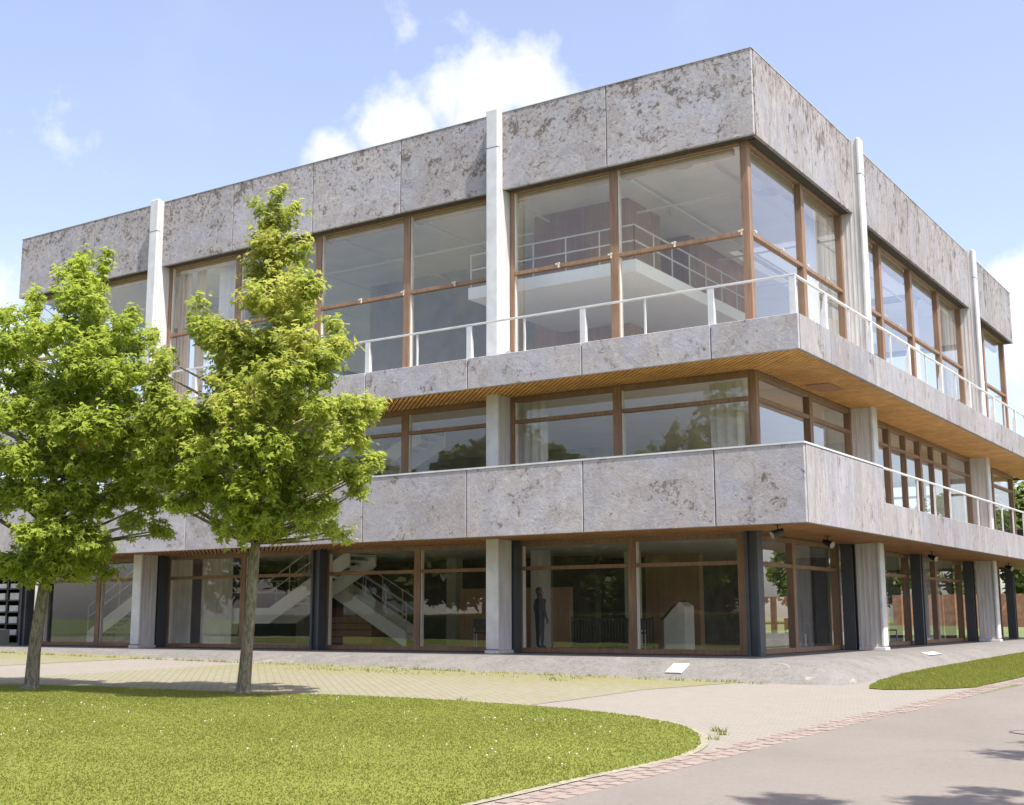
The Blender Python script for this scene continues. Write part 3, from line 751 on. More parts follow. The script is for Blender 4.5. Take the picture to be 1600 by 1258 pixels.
# ------------------------------------------------------------------ loose things
lc = thing('lectern', 'tall grey lectern with sloping dark top behind the ground floor glass by the corner', 'lectern', (-3.75, 3.6, .013))
m = MB(); m.ext([(-.36, -.3, 0), (.30, -.3, 0), (.30, -.3, 1.22), (.12, -.3, 1.34), (-.36, -.3, .86)], (0, .6, 0)); m.build('body', 'lectern_grey', lc, bevel=.01)
m = MB(); m.ext([(-.42, -.33, .84), (.10, -.33, 1.36), (.08, -.33, 1.39), (-.44, -.33, .87)], (0, .66, 0)); m.build('reading_top', 'black_metal', lc)
def chair(loc, rz, label, group):
    t = thing('chair', label, 'chair', loc, rz, group)
    MB().box(-.22, .22, -.22, .22, .43, .48).build('seat', 'black_metal', t, bevel=.01)
    MB().box(-.22, .22, .19, .23, .55, .88).build('backrest', 'black_metal', t, bevel=.01)
    for sx in (-1, 1):
        for sy in (-1, 1):
            MB().bar((sx*.2, sy*.2, 0), (sx*.2, sy*.2, .43 if sy < 0 else .6), .03).build('leg', 'rail_inside', t)
    return t
CH = [((-2.2, 5.2, .013), .4, 'dark chair inside the glass corner, right of the grey lectern'), ((-1.6, 6.8, .013), 2.6, 'dark chair behind the first window round the corner'),
      ((-1.5, 15.4, .013), 1.2, 'dark chair seen between the far steel posts of the right side'), ((-11.2, 4.6, .013), .8, 'dark chair behind the window left of the near front column'),
      ((-6.0, 5.4, .013), 3.6, 'dark chair standing left of the grey lectern')]
base = chair(*CH[0], 'chairs inside the ground floor')
for loc, rz, lab in CH[1:]:
    c = base.copy(); COL.objects.link(c); c.location = loc; c.rotation_euler = (0, 0, rz); c['label'] = lab
    for ch in base.children:
        d = ch.copy(); COL.objects.link(d); d.parent = c
tb = thing('table', 'low dark table behind the ground floor corner glass', 'table', (-2.6, 8.2, .013))
MB().box(-.9, .9, -.4, .4, .70, .74).build('tabletop', 'dark_wall', tb, bevel=.005)
for sx in (-1, 1):
    for sy in (-1, 1): MB().bar((sx*.8, sy*.32, 0), (sx*.8, sy*.32, .70), .05).build('leg', 'black_metal', tb)
# reddish cabinet near the stair
cb = thing('cabinet', 'reddish brown cabinet standing below the white stair flight', 'cabinet', (-17.1, 5.3, .013))
MB().box(-1.1, 1.1, -.3, .3, 0, 1.0).build('body', 'red_brick_wall', cb, bevel=.01)
m = MB()
for i in range(4): m.box(-1.06, 1.06, -.32, -.301, .08+i*.23, .27+i*.23)
m.build('drawer_front', 'brown_wall', cb)
# spotlights below the lower soffit
def spot(loc, rz, label):
    t = thing('spotlight', label, 'spotlight', loc, rz, 'spotlights under the lower soffit')
    m = MB(); m.tube([(0, 0, 0), (0, 0, -.14)], [.018, .018], 8); m.box(-.06, .06, -.06, .06, -.012, -.0); m.build('bracket', 'black_metal', t)
    m = MB(); m.tube([(-.13, 0, -.13), (.05, 0, -.20), (.13, 0, -.235)], [.06, .085, .10], 14); m.build('housing', 'black_metal', t)
    m = MB(); m.tube([(.131, 0, -.2355), (.145, 0, -.241)], [.088, .088], 14); m.build('lens', 'lamp_lens', t)
    return t
SPT = [((.85, 2.9, 2.99), -.35, 'black spotlight hanging between the corner steel post and the next one'), ((1.3, -1.7, 2.99), -2.4, 'spotlight nearest the building corner, under the lowest soffit'),
       ((.9, 12.6, 2.99), -.35, 'black spotlight between the two right side columns'), ((1.0, 23.2, 2.99), -.35, 'farthest black spotlight beside the last steel post')]
s0 = spot(*SPT[0])
for loc, rz, lab in SPT[1:]:
    c = s0.copy(); COL.objects.link(c); c.location = loc; c.rotation_euler = (0, 0, rz); c['label'] = lab
    for ch in s0.children:
        d = ch.copy(); COL.objects.link(d); d.parent = c
m = MB()
m.tube([(-.05, 0, 0), (.09, 0, -.05)], [.07, .09], 12); m.box(-.10, .0, -.05, .05, -.06, .06)
cf = m.build('column_floodlight', 'coping'); cf.location = (-6.74, -.55, 8.12); cf.rotation_euler = (0, 0, -1.0); tag(cf, 'small grey floodlight fixed low on the near front column above the balcony', 'floodlight')
# white plates on the sloping plinth edge
def on_slope(name, cx_, cy_, wx, wy, nrm_axis, label):
    t = thing(name, label, 'plate', (cx_, cy_, 0), 0, 'white plates on the plinth slope'); return t
m = MB()
def slope_z(o):
    for (a, za), (b_, zb) in zip(prof[:-1], prof[1:]):
        if a <= o <= b_: return za+(zb-za)*(o-a)/(b_-a)
    return 0
y0, y1 = -3.30, -2.86
za, zb = slope_z(3.30), slope_z(2.86)
m.ext([(-.80, y0, za+.012), (-.42, y0, za+.012), (-.42, y1, zb+.012), (-.80, y1, zb+.012)], (0, -.012, .022))
o = m.build('white_plate', 'plate_white'); tag(o, 'square white plate lying on the sloping plinth left of the building corner', 'plate')
o.location = (.0, 0, 0)
m = MB(); fo = lambda x: 2.05+(x-2.05)/.8
xa, xb = 2.40, 2.62
m.ext([(xa, 5.3, slope_z(fo(xa))+.012), (xb, 5.3, slope_z(fo(xb))+.012), (xb, 6.5, slope_z(fo(xb))+.012), (xa, 6.5, slope_z(fo(xa))+.012)], (.012, 0, .018))
o = m.build('white_plate', 'plate_white'); tag(o, 'long white plate lying on the plinth slope beside the grass strip', 'plate')
# low wall and shelf rack past the left corner
o = MB().box(-36, -30.6, .7, 1.2, -.4, .55).build('low_wall', 'grey_wall', bevel=.02); tag(o, 'low grey concrete wall past the left end of the plinth', 'wall')
rk = thing('rack', 'dark shelf rack of pale boxes behind the low wall at far left', 'rack', (-33.5, 2.2, -.35))
m = MB()
for x in (-2.4, -1.6, -.8, 0, .8, 1.6, 2.4): m.box(x-.05, x+.05, -.3, .3, 0, 3.2)
for z in (.2, .65, 1.1, 1.55, 2.0, 2.45, 3.15): m.box(-2.4, 2.4, -.3, .3, z-.025, z+.025)
m.box(-2.4, 2.4, .32, .36, 0, 3.2); m.build('frame', 'black_metal', rk)
m = MB()
for i in range(6):
    for z in (.68, 1.13, 1.58, 2.03, 2.48):
        w_ = rnd.uniform(.4, .6); x = -2.3+i*.8; m.box(x, x+w_, -.25, .2, z, z+rnd.uniform(.15, .28))
m.build('shelf_contents', 'box_white', rk)

# ------------------------------------------------------------------ person indoors
def person(loc, rz):
    me = bpy.data.meshes.new('person'); o = bpy.data.objects.new('person', me); COL.objects.link(o)
    V = [(0,0,.98,.155), (0,0,1.18,.14), (0,0,1.38,.165), (0,-.01,1.50,.075), (0,0,1.58,.085), (0,0,1.69,.10),
         (.10,0,.90,.10), (.11,-.01,.50,.07), (.12,0,.10,.045), (.12,-.14,.05,.04), (-.10,0,.90,.10), (-.11,-.01,.50,.07), (-.12,0,.10,.045), (-.12,-.14,.05,.04),
         (.19,0,1.42,.065), (.25,.01,1.15,.05), (.22,-.10,.90,.036), (-.19,0,1.42,.065), (-.25,.01,1.15,.05), (-.22,-.10,.90,.036)]
    E_ = [(0,1),(1,2),(2,3),(3,4),(4,5),(0,6),(6,7),(7,8),(8,9),(0,10),(10,11),(11,12),(12,13),(2,14),(14,15),(15,16),(2,17),(17,18),(18,19)]
    # five fingers on each hand
    for h, sgn in ((16, 1), (19, -1)):
        hx, hy, hz, _ = V[h]
        V.append((hx, hy-.03, hz-.07, .028)); hh = len(V)-1; E_.append((h, hh))
        for q in range(4):
            a = len(V); V.append((hx-sgn*(.005), hy-.055+q*.018, hz-.12, .009)); V.append((hx-sgn*.02, hy-.06+q*.018, hz-.15-.01*(q in (1, 2)), .008)); E_ += [(hh, a), (a, a+1)]
        a = len(V); V.append((hx-sgn*.02, hy-.075, hz-.08, .010)); E_.append((hh, a))
    me.from_pydata([v[:3] for v in V], E_, []); me.update(); me.materials.append(MATS['suit'])
    o.modifiers.new('skin', 'SKIN')
    if not me.skin_vertices: 
        bpy.context.view_layer.objects.active = o
    for i, sv in enumerate(me.skin_vertices[0].data): sv.radius = (V[i][3]*(1.15 if i in (0,1,2) else 1), V[i][3]*(.8 if i in (0,1,2) else 1)); sv.use_root = (i == 0)
    su = o.modifiers.new('sub', 'SUBSURF'); su.levels = 2; su.render_levels = 2
    o.location = loc; o.rotation_euler = (0, 0, rz)
    return o

pp = person((-8.1, 3.15, .013), 2.7); tag(pp, 'person in dark clothing standing just inside the glass right of the near front column', 'person')
m = MB(); m.tube([(0, -.02, 1.55), (0, -.035, 1.60), (0, -.03, 1.67), (0, -.01, 1.74), (0, .01, 1.785)], [.045, .078, .092, .078, .02], 12); m.tube([(0, -.115, 1.665), (0, -.15, 1.63)], [.012, .018], 6)
for sx in (-1, 1): m.tube([(sx*.09, .0, 1.635), (sx*.105, .01, 1.68)], [.012, .018], 6); m.tube([(sx*.035, -.118, 1.682), (sx*.035, -.124, 1.684)], [.012, .008], 6)
m.tube([(-.03, -.112, 1.60), (.03, -.112, 1.60)], [.006, .006], 5); m.build('face', 'skin', pp, smooth=True)
m = MB(); m.tube([(0, .035, 1.62), (0, .03, 1.70), (0, .015, 1.77), (0, .0, 1.815)], [.085, .104, .088, .02], 12); m.build('hair', 'hair', pp, smooth=True)

# ------------------------------------------------------------------ trees
CL1=[[1.91,-0.84,8.11,0.12],[1.31,-0.38,8.32,0.12],[1.84,-0.88,7.92,0.15],[1.18,-0.39,8.14,0.15],[2.01,-0.37,8.25,0.1],[1.95,-0.35,7.97,0.17],[1.45,-0.94,7.78,0.12],[0.9,-0.54,7.96,0.12],[1.94,-0.79,7.55,0.35],[1.31,-0.31,7.75,0.35],[2.11,-1.19,7.19,0.27],[1.01,-0.36,7.52,0.27],[2.2,-0.76,7.15,0.27],[1.32,-0.07,7.41,0.27],[1.3,-1.41,7.29,0.1],[0.21,-0.64,7.61,0.1],[0.99,-1.2,7.16,0.15],[0.36,-0.76,7.34,0.15],[0.75,-1.5,6.94,0.2],[-0.37,-0.74,7.25,0.2],[2.62,-0.19,7.05,0.12],[2.15,0.19,7.2,0.12],[2.86,-0.52,6.67,0.22],[1.84,0.31,6.97,0.22],[3.28,-0.27,6.51,0.12],[2.18,0.67,6.82,0.12],[2.69,-0.13,6.4,0.27],[1.37,0.96,6.75,0.27],[1.97,-0.76,6.68,0.42],[1.04,-0.05,6.93,0.42],[2.21,-1.43,6.52,0.27],[0.16,0.09,7.07,0.27],[2.5,-0.65,6.33,0.4],[0.68,0.8,6.8,0.4],[1.7,-1.53,6.45,0.37],[-0.27,-0.12,6.96,0.37],[0.89,-1.49,6.37,0.45],[-0.72,-0.38,6.76,0.45],[2.37,-1.17,5.95,0.45],[0.09,0.56,6.5,0.45],[2.95,-0.76,5.71,0.42],[1.34,0.54,6.09,0.42],[2.86,-0.25,5.86,0.25],[1.78,0.65,6.12,0.25],[0.78,-1.09,5.77,0.47],[0.22,-0.69,5.89,0.47],[1.78,-1.17,5.41,0.37],[-0.22,0.31,5.82,0.37],[2.0,-0.56,5.48,0.47],[0.4,0.68,5.81,0.47],[2.71,-0.38,5.31,0.37],[1.31,0.75,5.6,0.37],[1.28,-1.8,5.01,0.45],[-0.77,-0.39,5.38,0.45],[1.44,-1.23,4.95,0.47],[-0.35,0.06,5.27,0.47],[2.29,-1.17,4.76,0.47],[0.54,0.16,5.08,0.47],[2.94,-0.97,4.73,0.42],[1.14,0.46,5.06,0.42],[2.58,-0.09,4.75,0.3],[1.48,0.82,4.95,0.3],[2.58,0.29,4.67,0.17],[1.63,1.09,4.84,0.17],[-0.06,-1.65,6.27,0.57],[-0.6,-1.3,6.39,0.57],[-0.44,-1.6,5.32,0.69],[-0.78,-1.38,5.38,0.69],[-0.39,-1.42,4.34,0.69],[-1.01,-1.01,4.42,0.69],[-0.19,-1.35,3.47,0.5],[-1.22,-0.66,3.58,0.5],[1.29,-1.62,4.2,0.45],[-1.04,0.01,4.53,0.45],[1.41,-1.02,4.25,0.47],[-0.12,0.09,4.47,0.47],[2.02,-0.78,4.12,0.47],[0.09,0.71,4.39,0.47],[2.14,-0.14,4.17,0.42],[0.78,0.95,4.37,0.42],[2.78,0.01,4.02,0.32],[1.45,1.13,4.21,0.32],[2.56,0.66,4.03,0.17],[2.13,1.03,4.09,0.17],[2.3,0.21,3.7,0.37],[1.45,0.91,3.81,0.37],[2.53,0.55,3.53,0.22],[1.97,1.04,3.6,0.22],[0.8,-1.23,3.61,0.42],[-1.14,0.13,3.82,0.42],[1.51,-1.05,3.53,0.42],[-0.16,0.18,3.71,0.42],[1.8,-0.56,3.55,0.42],[0.5,0.43,3.69,0.42],[1.97,-0.11,3.45,0.32],[0.98,0.68,3.56,0.32],[2.8,-0.1,3.06,0.22],[0.86,1.52,3.23,0.22],[2.58,0.62,2.99,0.16],[2.03,1.1,3.03,0.16],[2.71,0.74,2.96,0.1],[2.24,1.16,3.0,0.1],[1.67,-0.85,2.94,0.42],[-0.05,0.44,3.08,0.42],[1.49,-1.26,2.81,0.32],[-1.13,0.64,3.0,0.32],[2.07,-0.58,2.82,0.37],[0.22,0.86,2.96,0.37],[1.93,-0.1,2.61,0.25],[0.04,1.42,2.74,0.25],[0.69,-0.51,2.51,0.35],[-0.19,0.13,2.56,0.35],[1.44,-0.5,2.37,0.37],[0.43,0.27,2.42,0.37],[0.59,-0.98,2.32,0.27],[-0.82,0.01,2.38,0.27],[0.25,-1.02,2.38,0.25],[-0.85,-0.27,2.44,0.25],[1.39,0.06,2.27,0.3],[0.73,0.58,2.3,0.3],[1.48,0.52,2.22,0.17],[1.2,-0.86,2.07,0.17],[-0.21,0.18,2.12,0.17],[0.78,-0.76,2.14,0.22],[-0.74,0.33,2.2,0.22]]
CL2=[[1.42,-0.92,9.01,0.14],[1.11,-1.09,8.85,0.14],[1.61,-0.74,8.76,0.14],[1.34,-0.88,8.58,0.33],[1.18,-0.89,8.12,0.42],[1.51,-0.64,7.95,0.4],[0.94,-0.96,7.71,0.26],[1.32,-0.68,7.54,0.49],[2.23,-1.06,7.08,0.31],[1.16,0.09,7.49,0.31],[1.64,-1.4,6.92,0.4],[0.75,-0.5,7.24,0.4],[1.82,-0.93,6.76,0.42],[1.08,-0.15,7.02,0.42],[0.21,-1.62,6.98,0.11],[-0.2,-1.25,7.11,0.11],[-0.04,-1.41,6.73,0.19],[0.37,-1.46,6.43,0.28],[-0.11,-1.01,6.57,0.28],[1.03,-1.7,6.36,0.21],[-0.19,-0.54,6.73,0.21],[0.91,-1.5,6.06,0.38],[-0.54,-0.11,6.48,0.38],[1.25,-1.29,6.12,0.35],[-0.08,0.04,6.51,0.35],[1.57,-1.05,6.18,0.42],[0.72,-0.18,6.44,0.42],[2.42,-1.31,6.03,0.35],[0.99,0.23,6.48,0.35],[2.27,-0.23,6.54,0.12],[1.66,0.45,6.75,0.12],[2.84,-0.79,6.07,0.21],[1.63,0.59,6.47,0.21],[2.79,-1.05,5.75,0.26],[1.19,0.74,6.23,0.26],[2.56,-0.95,5.51,0.26],[1.22,0.53,5.89,0.26],[2.48,-1.35,5.45,0.35],[0.57,0.7,5.98,0.35],[2.15,-1.62,5.44,0.42],[-0.0,0.59,6.03,0.42],[1.24,-1.41,5.57,0.4],[-0.08,-0.11,5.92,0.4],[0.75,-1.55,5.49,0.28],[-0.34,-0.51,5.76,0.28],[-0.46,-1.83,6.05,0.14],[-0.88,-1.46,6.16,0.14],[-0.39,-1.95,5.78,0.19],[-0.88,-1.53,5.9,0.19],[-0.52,-1.89,5.45,0.24],[-1.0,-1.48,5.56,0.24],[-0.32,-1.89,5.08,0.33],[-1.37,-0.98,5.3,0.33],[-0.74,-1.88,4.89,0.28],[-1.21,-1.49,4.98,0.28],[0.21,-1.92,4.86,0.35],[-1.26,-0.6,5.16,0.35],[0.36,-1.53,4.84,0.35],[-1.27,-0.01,5.17,0.35],[-0.31,-1.65,4.53,0.4],[-1.37,-0.72,4.72,0.4],[-0.65,-1.86,4.41,0.33],[-1.14,-1.45,4.5,0.33],[1.38,-1.9,4.92,0.4],[-0.44,-0.14,5.33,0.4],[1.73,-1.49,4.94,0.38],[0.32,-0.05,5.27,0.38],[1.67,-0.79,5.05,0.4],[0.61,0.33,5.3,0.4],[2.77,-1.16,4.89,0.28],[1.13,0.65,5.29,0.28],[2.86,-0.6,4.96,0.24],[1.19,1.32,5.38,0.24],[3.03,-0.2,5.0,0.21],[2.05,0.97,5.25,0.21],[2.87,0.25,5.17,0.12],[2.22,1.04,5.34,0.12],[2.9,-0.39,4.7,0.19],[1.83,0.86,4.95,0.19],[0.76,-1.87,4.19,0.4],[-1.13,-0.11,4.52,0.4],[1.41,-1.75,4.27,0.45],[-0.13,-0.24,4.55,0.45],[1.95,-1.53,4.25,0.47],[0.33,0.13,4.56,0.47],[1.96,-0.74,4.34,0.4],[0.49,0.84,4.63,0.4],[2.77,-0.82,4.38,0.28],[1.24,0.92,4.7,0.28],[2.94,-0.43,4.41,0.19],[1.59,1.16,4.7,0.19],[0.03,-1.62,3.81,0.4],[-1.05,-0.65,3.97,0.4],[-0.58,-1.68,3.96,0.31],[-1.16,-1.17,4.05,0.31],[0.43,-1.23,3.71,0.42],[-0.83,-0.03,3.88,0.42],[1.56,-1.49,3.62,0.45],[0.02,0.06,3.84,0.45],[1.45,-0.5,3.71,0.42],[0.08,0.95,3.91,0.42],[2.25,-0.55,3.77,0.33],[0.94,0.91,3.98,0.33],[2.37,-0.01,3.93,0.24],[1.37,1.14,4.1,0.24],[2.71,0.38,4.11,0.16],[2.21,0.99,4.21,0.16],[2.55,0.13,3.87,0.18],[1.9,0.9,3.98,0.18],[2.48,0.23,3.65,0.16],[1.99,0.81,3.73,0.16],[-0.2,-1.61,3.37,0.19],[-1.37,-0.57,3.5,0.19],[-0.04,-1.38,3.38,0.21],[-1.23,-0.3,3.52,0.21],[0.97,-1.34,3.22,0.35],[-0.46,0.05,3.38,0.35],[1.31,-0.98,3.17,0.4],[0.26,0.09,3.29,0.4],[1.56,-0.44,3.25,0.35],[0.78,0.4,3.34,0.35],[1.97,-0.21,3.25,0.28],[1.21,0.63,3.34,0.28],[1.97,0.14,2.92,0.14],[1.2,1.01,3.0,0.14],[1.8,0.6,2.84,0.12],[2.02,-0.59,2.94,0.21],[0.78,0.76,3.06,0.21],[0.6,-1.27,2.9,0.16],[-0.86,0.13,3.03,0.16],[1.0,-1.05,2.84,0.21],[-0.22,0.17,2.95,0.21],[1.39,-0.72,2.84,0.16],[0.32,0.38,2.94,0.16]]
TR1=[[-0.02,0.0,-0.06,0.186],[0.02,-0.0,0.06,0.143],[0.12,-0.06,0.7,0.124],[0.21,-0.09,1.12,0.118],[0.34,-0.12,1.67,0.112],[0.45,-0.15,2.16,0.099],[0.56,-0.2,2.77,0.087],[0.7,-0.28,3.63,0.074],[0.86,-0.38,4.61,0.062],[1.08,-0.49,5.83,0.05],[1.45,-0.54,7.3,0.025],[1.6,-0.61,8.09,0.012]]
TR2=[[-0.01,0.0,-0.06,0.159],[0.01,-0.01,0.06,0.129],[0.09,-0.05,0.52,0.118],[0.16,-0.09,0.99,0.106],[0.28,-0.16,1.68,0.1],[0.4,-0.23,2.38,0.094],[0.49,-0.28,2.96,0.082],[0.62,-0.37,3.77,0.071],[0.77,-0.46,4.7,0.059],[0.96,-0.57,5.86,0.047],[1.18,-0.69,7.13,0.035],[1.32,-0.81,8.18,0.024],[1.41,-0.9,8.93,0.012]]

def leaf_cloud(cl, n_per, size, seed, flat=.42):
    """many three-lobed leaves set along short upturned shoots inside each clump; returns (faces*4,3)"""
    r = np.random.RandomState(seed); C_ = []; Nn = []; sz = []
    for (x, y, z, rad) in cl:
        ns = max(5, int(n_per*rad**1.7))                       # shoots
        d = r.normal(size=(ns, 3)); d /= np.linalg.norm(d, axis=1)[:, None]
        rad *= .86; rr = rad*r.uniform(.1, 1.0, ns)**.7
        st = np.array([x, y, z])+d*rr[:, None]*np.array([1, 1, .85])
        dirs = d*.8+np.array([0, 0, .75])+r.normal(size=(ns, 3))*.35; dirs /= np.linalg.norm(dirs, axis=1)[:, None]
        ln = r.uniform(.12, .36, ns)*(.6+min(rad, .5))
        k = 9
        t = r.uniform(0, 1, (ns, k))
        p = st[:, None, :]+dirs[:, None, :]*(t*ln[:, None])[:, :, None]+r.normal(size=(ns, k, 3))*.045
        nn = d[:, None, :]*.7+np.array([0, 0, .8])+r.normal(size=(ns, k, 3))*flat
        C_.append(p.reshape(-1, 3)); Nn.append(nn.reshape(-1, 3))
    P = np.concatenate(C_); Nn = np.concatenate(Nn); Nn /= np.linalg.norm(Nn, axis=1)[:, None]
    n = len(P); a = r.normal(size=(n, 3)); u = np.cross(Nn, a); u /= np.linalg.norm(u, axis=1)[:, None]; v = np.cross(Nn, u)
    s = size*r.uniform(.6, 1.25, n)
    out = np.zeros((n, 3, 4, 3))
    for i, (ang, l) in enumerate(((-1.05, .85), (0, 1.0), (1.05, .85))):
        dx = math.cos(ang); dy = math.sin(ang)
        e = u*dx+v*dy; f = -u*dy+v*dx
        out[:, i, 0] = P
        out[:, i, 1] = P+(e*.42*l+f*.20)*s[:, None]+Nn*(.06*s)[:, None]
        out[:, i, 2] = P+(e*1.0*l)*s[:, None]-Nn*(.12*s)[:, None]
        out[:, i, 3] = P+(e*.42*l-f*.20)*s[:, None]+Nn*(.06*s)[:, None]
    return out, P
def leafmesh(name, out, mat, parent):
    n = out.shape[0]; V = out.reshape(-1, 3)
    # weld the three lobes to one shared stalk vertex so that each leaf is one island
    me = bpy.data.meshes.new(name)
    idx = np.arange(n*12).reshape(n, 3, 4); idx[:, 1, 0] = idx[:, 0, 0]; idx[:, 2, 0] = idx[:, 0, 0]
    used, inv = np.unique(idx.ravel(), return_inverse=True)
    me.vertices.add(len(used)); me.vertices.foreach_set('co', V[used].astype(np.float32).ravel())
    me.loops.add(n*12); me.loops.foreach_set('vertex_index', inv.astype(np.int32).ravel())
    me.polygons.add(n*3); me.polygons.foreach_set('loop_start', np.arange(0, n*12, 4, dtype=np.int32))
    try: me.polygons.foreach_set('loop_total', np.full(n*3, 4, dtype=np.int32))
    except Exception: pass
    me.update(calc_edges=True); me.materials.append(MATS[mat])
    o = bpy.data.objects.new(name, me); COL.objects.link(o); o.parent = parent
    return o
def near_tree(loc, cl, tr, label, mats, seed, n_per, size, split=None):
    t = thing('tree', label, 'tree', loc)
    m = MB(); m.tube([p[:3] for p in tr], [p[3] for p in tr], 12)
    m.tube([(0, 0, -.05), (.01, 0, .10)], [tr[0][3]*1.35, tr[1][3]], 12)
    m.build('trunk', 'bark', t, smooth=True)
    m = MB(); r = random.Random(seed)
    def axis(z):
        for a, b_ in zip(tr[:-1], tr[1:]):
            if a[2] <= z <= b_[2]:
                f = (z-a[2])/(b_[2]-a[2]); return Vector([a[i]+(b_[i]-a[i])*f for i in range(3)]), a[3]+(b_[3]-a[3])*f
        return Vector(tr[-1][:3]), tr[-1][3]
    for (x, y, z, rad) in cl:
        c = Vector((x, y, z)); h = (Vector((x, y, 0))-Vector((axis(z)[0].x, axis(z)[0].y, 0))).length
        z0 = max(min(z-.05, 2.75), z-h*.42-.12); a, ra = axis(min(z0, 8.0)); r0 = min(ra*.45, .012+.02*h, .036)
        mid = a.lerp(c, .5)+Vector((r.uniform(-.12, .12), r.uniform(-.12, .12), -.02*h))
        m.tube([a, mid, c], [r0, r0*.7, r0*.3], 5)
        for q in range(3):
            e = c+Vector((r.uniform(-1, 1), r.uniform(-1, 1), r.uniform(.1, 1)))*rad*.8; m.tube([c-Vector((0, 0, .05)), e], [r0*.3+.002, .003], 4)
    m.build('branches', 'bark', t, smooth=True)
    out, P = leaf_cloud(cl, n_per, size, seed)
    if split is None: leafmesh('crown', out, mats[0], t)
    else:
        k = (P[:, 2]+np.random.RandomState(3).normal(size=len(P))*.9) > split
        leafmesh('crown', out[~k], mats[0], t); o = leafmesh('crown', out[k], mats[1], t)
    return t
near_tree((-9.57, -13.11, -.41), CL1, TR1, 'broad leafy green tree with a leaning trunk at the left edge of the lawn', ['leaf_green'], 4, NPER, .108)
near_tree((-5.22, -11.75, -.45), CL2, TR2, 'slender pointed tree with yellow-green top in front of the building', ['leaf_green', 'leaf_yellow'], 7, NPER, .108, split=4.6)
# background and surrounding trees
def far_tree(h, w_, seed, nl=9000, size=.30):
    r = random.Random(seed); cl = []
    for i in range(46):
        a = r.uniform(0, 6.28); zz = r.uniform(.22, .95); ww = w_*math.sin(math.pi*(.12+.84*zz))**.7*(r.uniform(0, 1)**.5)
        cl.append((ww*math.cos(a), ww*math.sin(a), zz*h, r.uniform(.10, .18)*w_*2))
    t = thing('tree', '', 'tree')
    m = MB(); m.tube([(0,0,-.3), (.1,0,h*.3), (0,.1,h*.85)], [w_*.07, w_*.05, .03], 8)
    for c in cl[::3]: m.tube([(0, 0, max(1.5, c[2]*.55)), c[:3]], [w_*.02, .02], 4)
    m.build('trunk', 'bark', t)
    rs = np.random.RandomState(seed); cc = np.array(cl); k = rs.randint(0, len(cl), nl)
    d = rs.normal(size=(nl, 3)); d /= np.linalg.norm(d, axis=1)[:, None]
    P = cc[k, :3]+d*(cc[k, 3]*rs.uniform(.3, 1, nl)**.5)[:, None]
    Nn = d*.6+np.array([0, 0, .7])+rs.normal(size=(nl, 3))*.6; Nn /= np.linalg.norm(Nn, axis=1)[:, None]
    u = np.cross(Nn, rs.normal(size=(nl, 3))); u /= np.linalg.norm(u, axis=1)[:, None]; v = np.cross(Nn, u); s = (size*rs.uniform(.6, 1.3, nl))[:, None]
    V = np.stack([P-u*s, P+v*s*.5, P+u*s, P-v*s*.5], 1)
    npmesh('crown', V.reshape(-1, 3), 4, 'leaf_far', t)
    return t
protos = [far_tree(9.5, 4.2, 21), far_tree(11, 4.6, 22), far_tree(8.5, 3.6, 23)]
FT = [(-6.5, 62, 1.0, 0, 'dark green tree beyond the far right end of the building'), (1.5, 70, 1.0, 1, 'tall tree beyond the building, right of the far green one'), (-16, 66, .95, 2, 'bushy tree behind the building seen through its far glass'),
      (-26, 72, 1.0, 0, 'wide tree behind the building, second from the left through the glass'), (-38, 60, .9, 1, 'leafy tree behind the left rear of the building'), (10, 76, 1.05, 2, 'tree far beyond the road at right'), (20, 66, 1, 0, 'tree standing right of the road, mirrored in the side glass'), (27, 48, .95, 1, 'tree mirrored in the nearer side windows'),
      (-20, -52, .9, 1, 'tree mirrored in the front glass between the near columns'), (-44, -56, 1.0, 0, 'broad tree mirrored in the far left ground floor glass'), (-9, -58, .8, 2, 'smaller tree mirrored in the ground floor corner pane'), (-58, -40, 1, 1, 'tree far to the left across the lawn'),
      (-12, -46, .9, 0, 'dark tree mirrored beside the lectern in the corner bay'), (-29, -46, .6, 1, 'low tree mirrored right of the near front column'), (-3, -50, .8, 1, 'tree behind the viewer near the road'), (-50, -46, .9, 2, 'tree mirrored beside the curtained ground floor window'),
      (18, 90, 1.1, 1, 'tallest tree at the end of the road'), (-48, 84, 1.1, 2, 'tree farthest behind the building')]
used = set()
for (x, y, sc_, k, lab) in FT:
    src = protos[k]
    if k in used:
        c = src.copy(); COL.objects.link(c)
        for ch in src.children:
            d = ch.copy(); COL.objects.link(d); d.parent = c
    else: c = src; used.add(k)
    c.location = (x, y, gz(x, y)); c.rotation_euler = (0, 0, rnd.uniform(0, 6)); c.scale = (sc_*(1.0 if y > 0 else 1.7),)*3
    c['label'] = lab; c['group'] = 'trees around the building'
# tree by the road whose shadow falls on the asphalt
_q = random.Random(5)
rcl = [(_q.gauss(.75, .95), _q.gauss(-.35, .85), 8.3+_q.gauss(0, .7), _q.uniform(.3, .5)) for _ in range(36)]
near_tree((13.2, -19.0, -.75), rcl, [[0, 0, -.1, .19], [.02, 0, .1, .16], [.0, 0, 3.2, .13], [.2, .0, 5.8, .10], [.4, 0, 8.6, .03]],
          'roadside tree nearest the viewer, beyond the right edge, shading the bottom right of the road', ['leaf_green'], 12, NPER*.5, .12)
rcl = [(_q.gauss(-.5, 1.1), _q.gauss(0, .8), 8.2+_q.gauss(0, .7), _q.uniform(.3, .5)) for _ in range(36)]
near_tree((15.2, -14.0, -.68), rcl, [[0, 0, -.1, .19], [.02, 0, .1, .16], [.0, 0, 3.2, .13], [-.1, .0, 5.8, .10], [-.4, 0, 8.6, .03]],
          'second roadside tree, beyond the right edge, shading the road near the manhole cover', ['leaf_green'], 13, NPER*.5, .12)
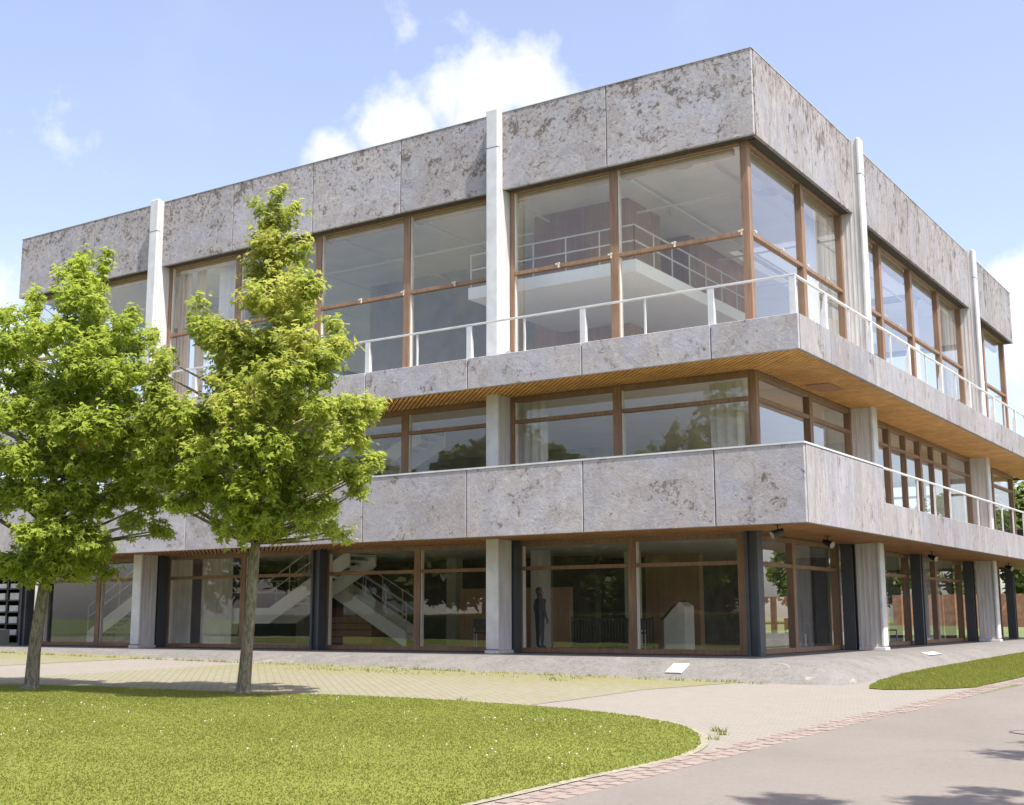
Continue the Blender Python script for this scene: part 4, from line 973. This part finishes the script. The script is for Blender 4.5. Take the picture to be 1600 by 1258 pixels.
hg = thing('added_hedge', 'unseen clipped greenery added behind the viewer to block the lawn reflected in the front glass', 'added_hedge', (-26, -33, gz(-26, -33)))  # unseen row added to keep bright green ground out of the glass reflection
m = MB(); m.box(-24, 27, -.5, .5, 0, 1.5); m.build('branches', 'hedge_dark', hg)
_r = np.random.RandomState(4); _n = 26000; _p = np.stack([_r.uniform(-24, 27, _n), _r.uniform(-.6, .6, _n), _r.uniform(0, 1.6, _n)], 1)
_p[:, 1] = np.where(_r.uniform(size=_n) < .7, .52*np.sign(_p[:, 1])+_r.normal(size=_n)*.03, _p[:, 1]); _p[:, 2] = np.where(np.abs(_p[:, 1]) < .45, 1.52+_r.normal(size=_n)*.03, _p[:, 2])
_u = _r.normal(size=(_n, 3)); _u /= np.linalg.norm(_u, axis=1)[:, None]; _v = np.cross(_u, _r.normal(size=(_n, 3))); _v /= np.linalg.norm(_v, axis=1)[:, None]
npmesh('leaves', np.stack([_p-_u*.1, _p+_v*.05, _p+_u*.1, _p-_v*.05], 1).reshape(-1, 3), 4, 'leaf_far', hg)
# distant brick garden wall and bike rack beyond
o = MB().box(-14, 30, 58, 58.4, gz(0, 45)-.2, gz(0, 45)+2.2).build('garden_wall', 'brick_orange'); tag(o, 'long orange brick wall under the trees beyond the building', 'wall')
# house across the lawn, mirrored in the ground floor glass
H = thing('brick_house', 'red brick house behind the viewer, mirrored in the ground floor glass', 'house', (-38, -60, -1), .2)
MB().box(-9, 9, -5, 5, 0, 6.2).build('wall', 'red_brick_wall', H)
MB().ext([(-9.4, -5.6, 6.201), (-9.4, 5.6, 6.201), (-9.4, 0, 10)], (18.8, 0, 0)).build('roof', 'tile_roof', H)
for z in (1.2, 4.0):
    for i in range(5):
        x = -7+i*3.4; wn = MB().box(x, x+1.2, 5.001, 5.06, z, z+1.5).build('window', 'white_metal', H)
        MB().box(x+.12, x+1.08, 5.061, 5.075, z+.12, z+1.38).build('pane', 'dark_wall', wn)

H2 = thing('pale_house', 'cream rendered house behind the viewer, mirrored beside the brick one', 'house', (-62, -66, -1), .3)
MB().box(-8, 8, -5, 5, 0, 8.2).build('wall', 'ceiling_cream', H2)
MB().ext([(-8.4, -5.6, 8.201), (-8.4, 5.6, 8.201), (-8.4, 0, 12)], (16.8, 0, 0)).build('roof', 'tile_roof', H2)
for z in (1.2, 4.0, 6.3):
    for i in range(4):
        x = -6+i*3.6; wn = MB().box(x, x+1.2, 5.001, 5.06, z, z+1.4).build('window', 'white_metal', H2)
        MB().box(x+.12, x+1.08, 5.061, 5.075, z+.12, z+1.28).build('pane', 'dark_wall', wn)
# more furniture behind the ground floor glass
def stand(loc, rz, lab):
    t = thing('display_stand', lab, 'stand', loc, rz)
    MB().box(-.55, .55, -.03, .03, .75, 1.95).build('board', 'curtain_white', t, bevel=.005)
    for sx in (-1, 1): MB().bar((sx*.5, 0, 0), (sx*.5, 0, .75), .05).build('leg', 'black_metal', t); MB().box(sx*.5-.03, sx*.5+.03, -.25, .25, 0, .03).build('foot', 'black_metal', t)
stand((-1.3, 11.4, .013), 1.2, 'white display board on legs behind the side glass, between the two right columns')
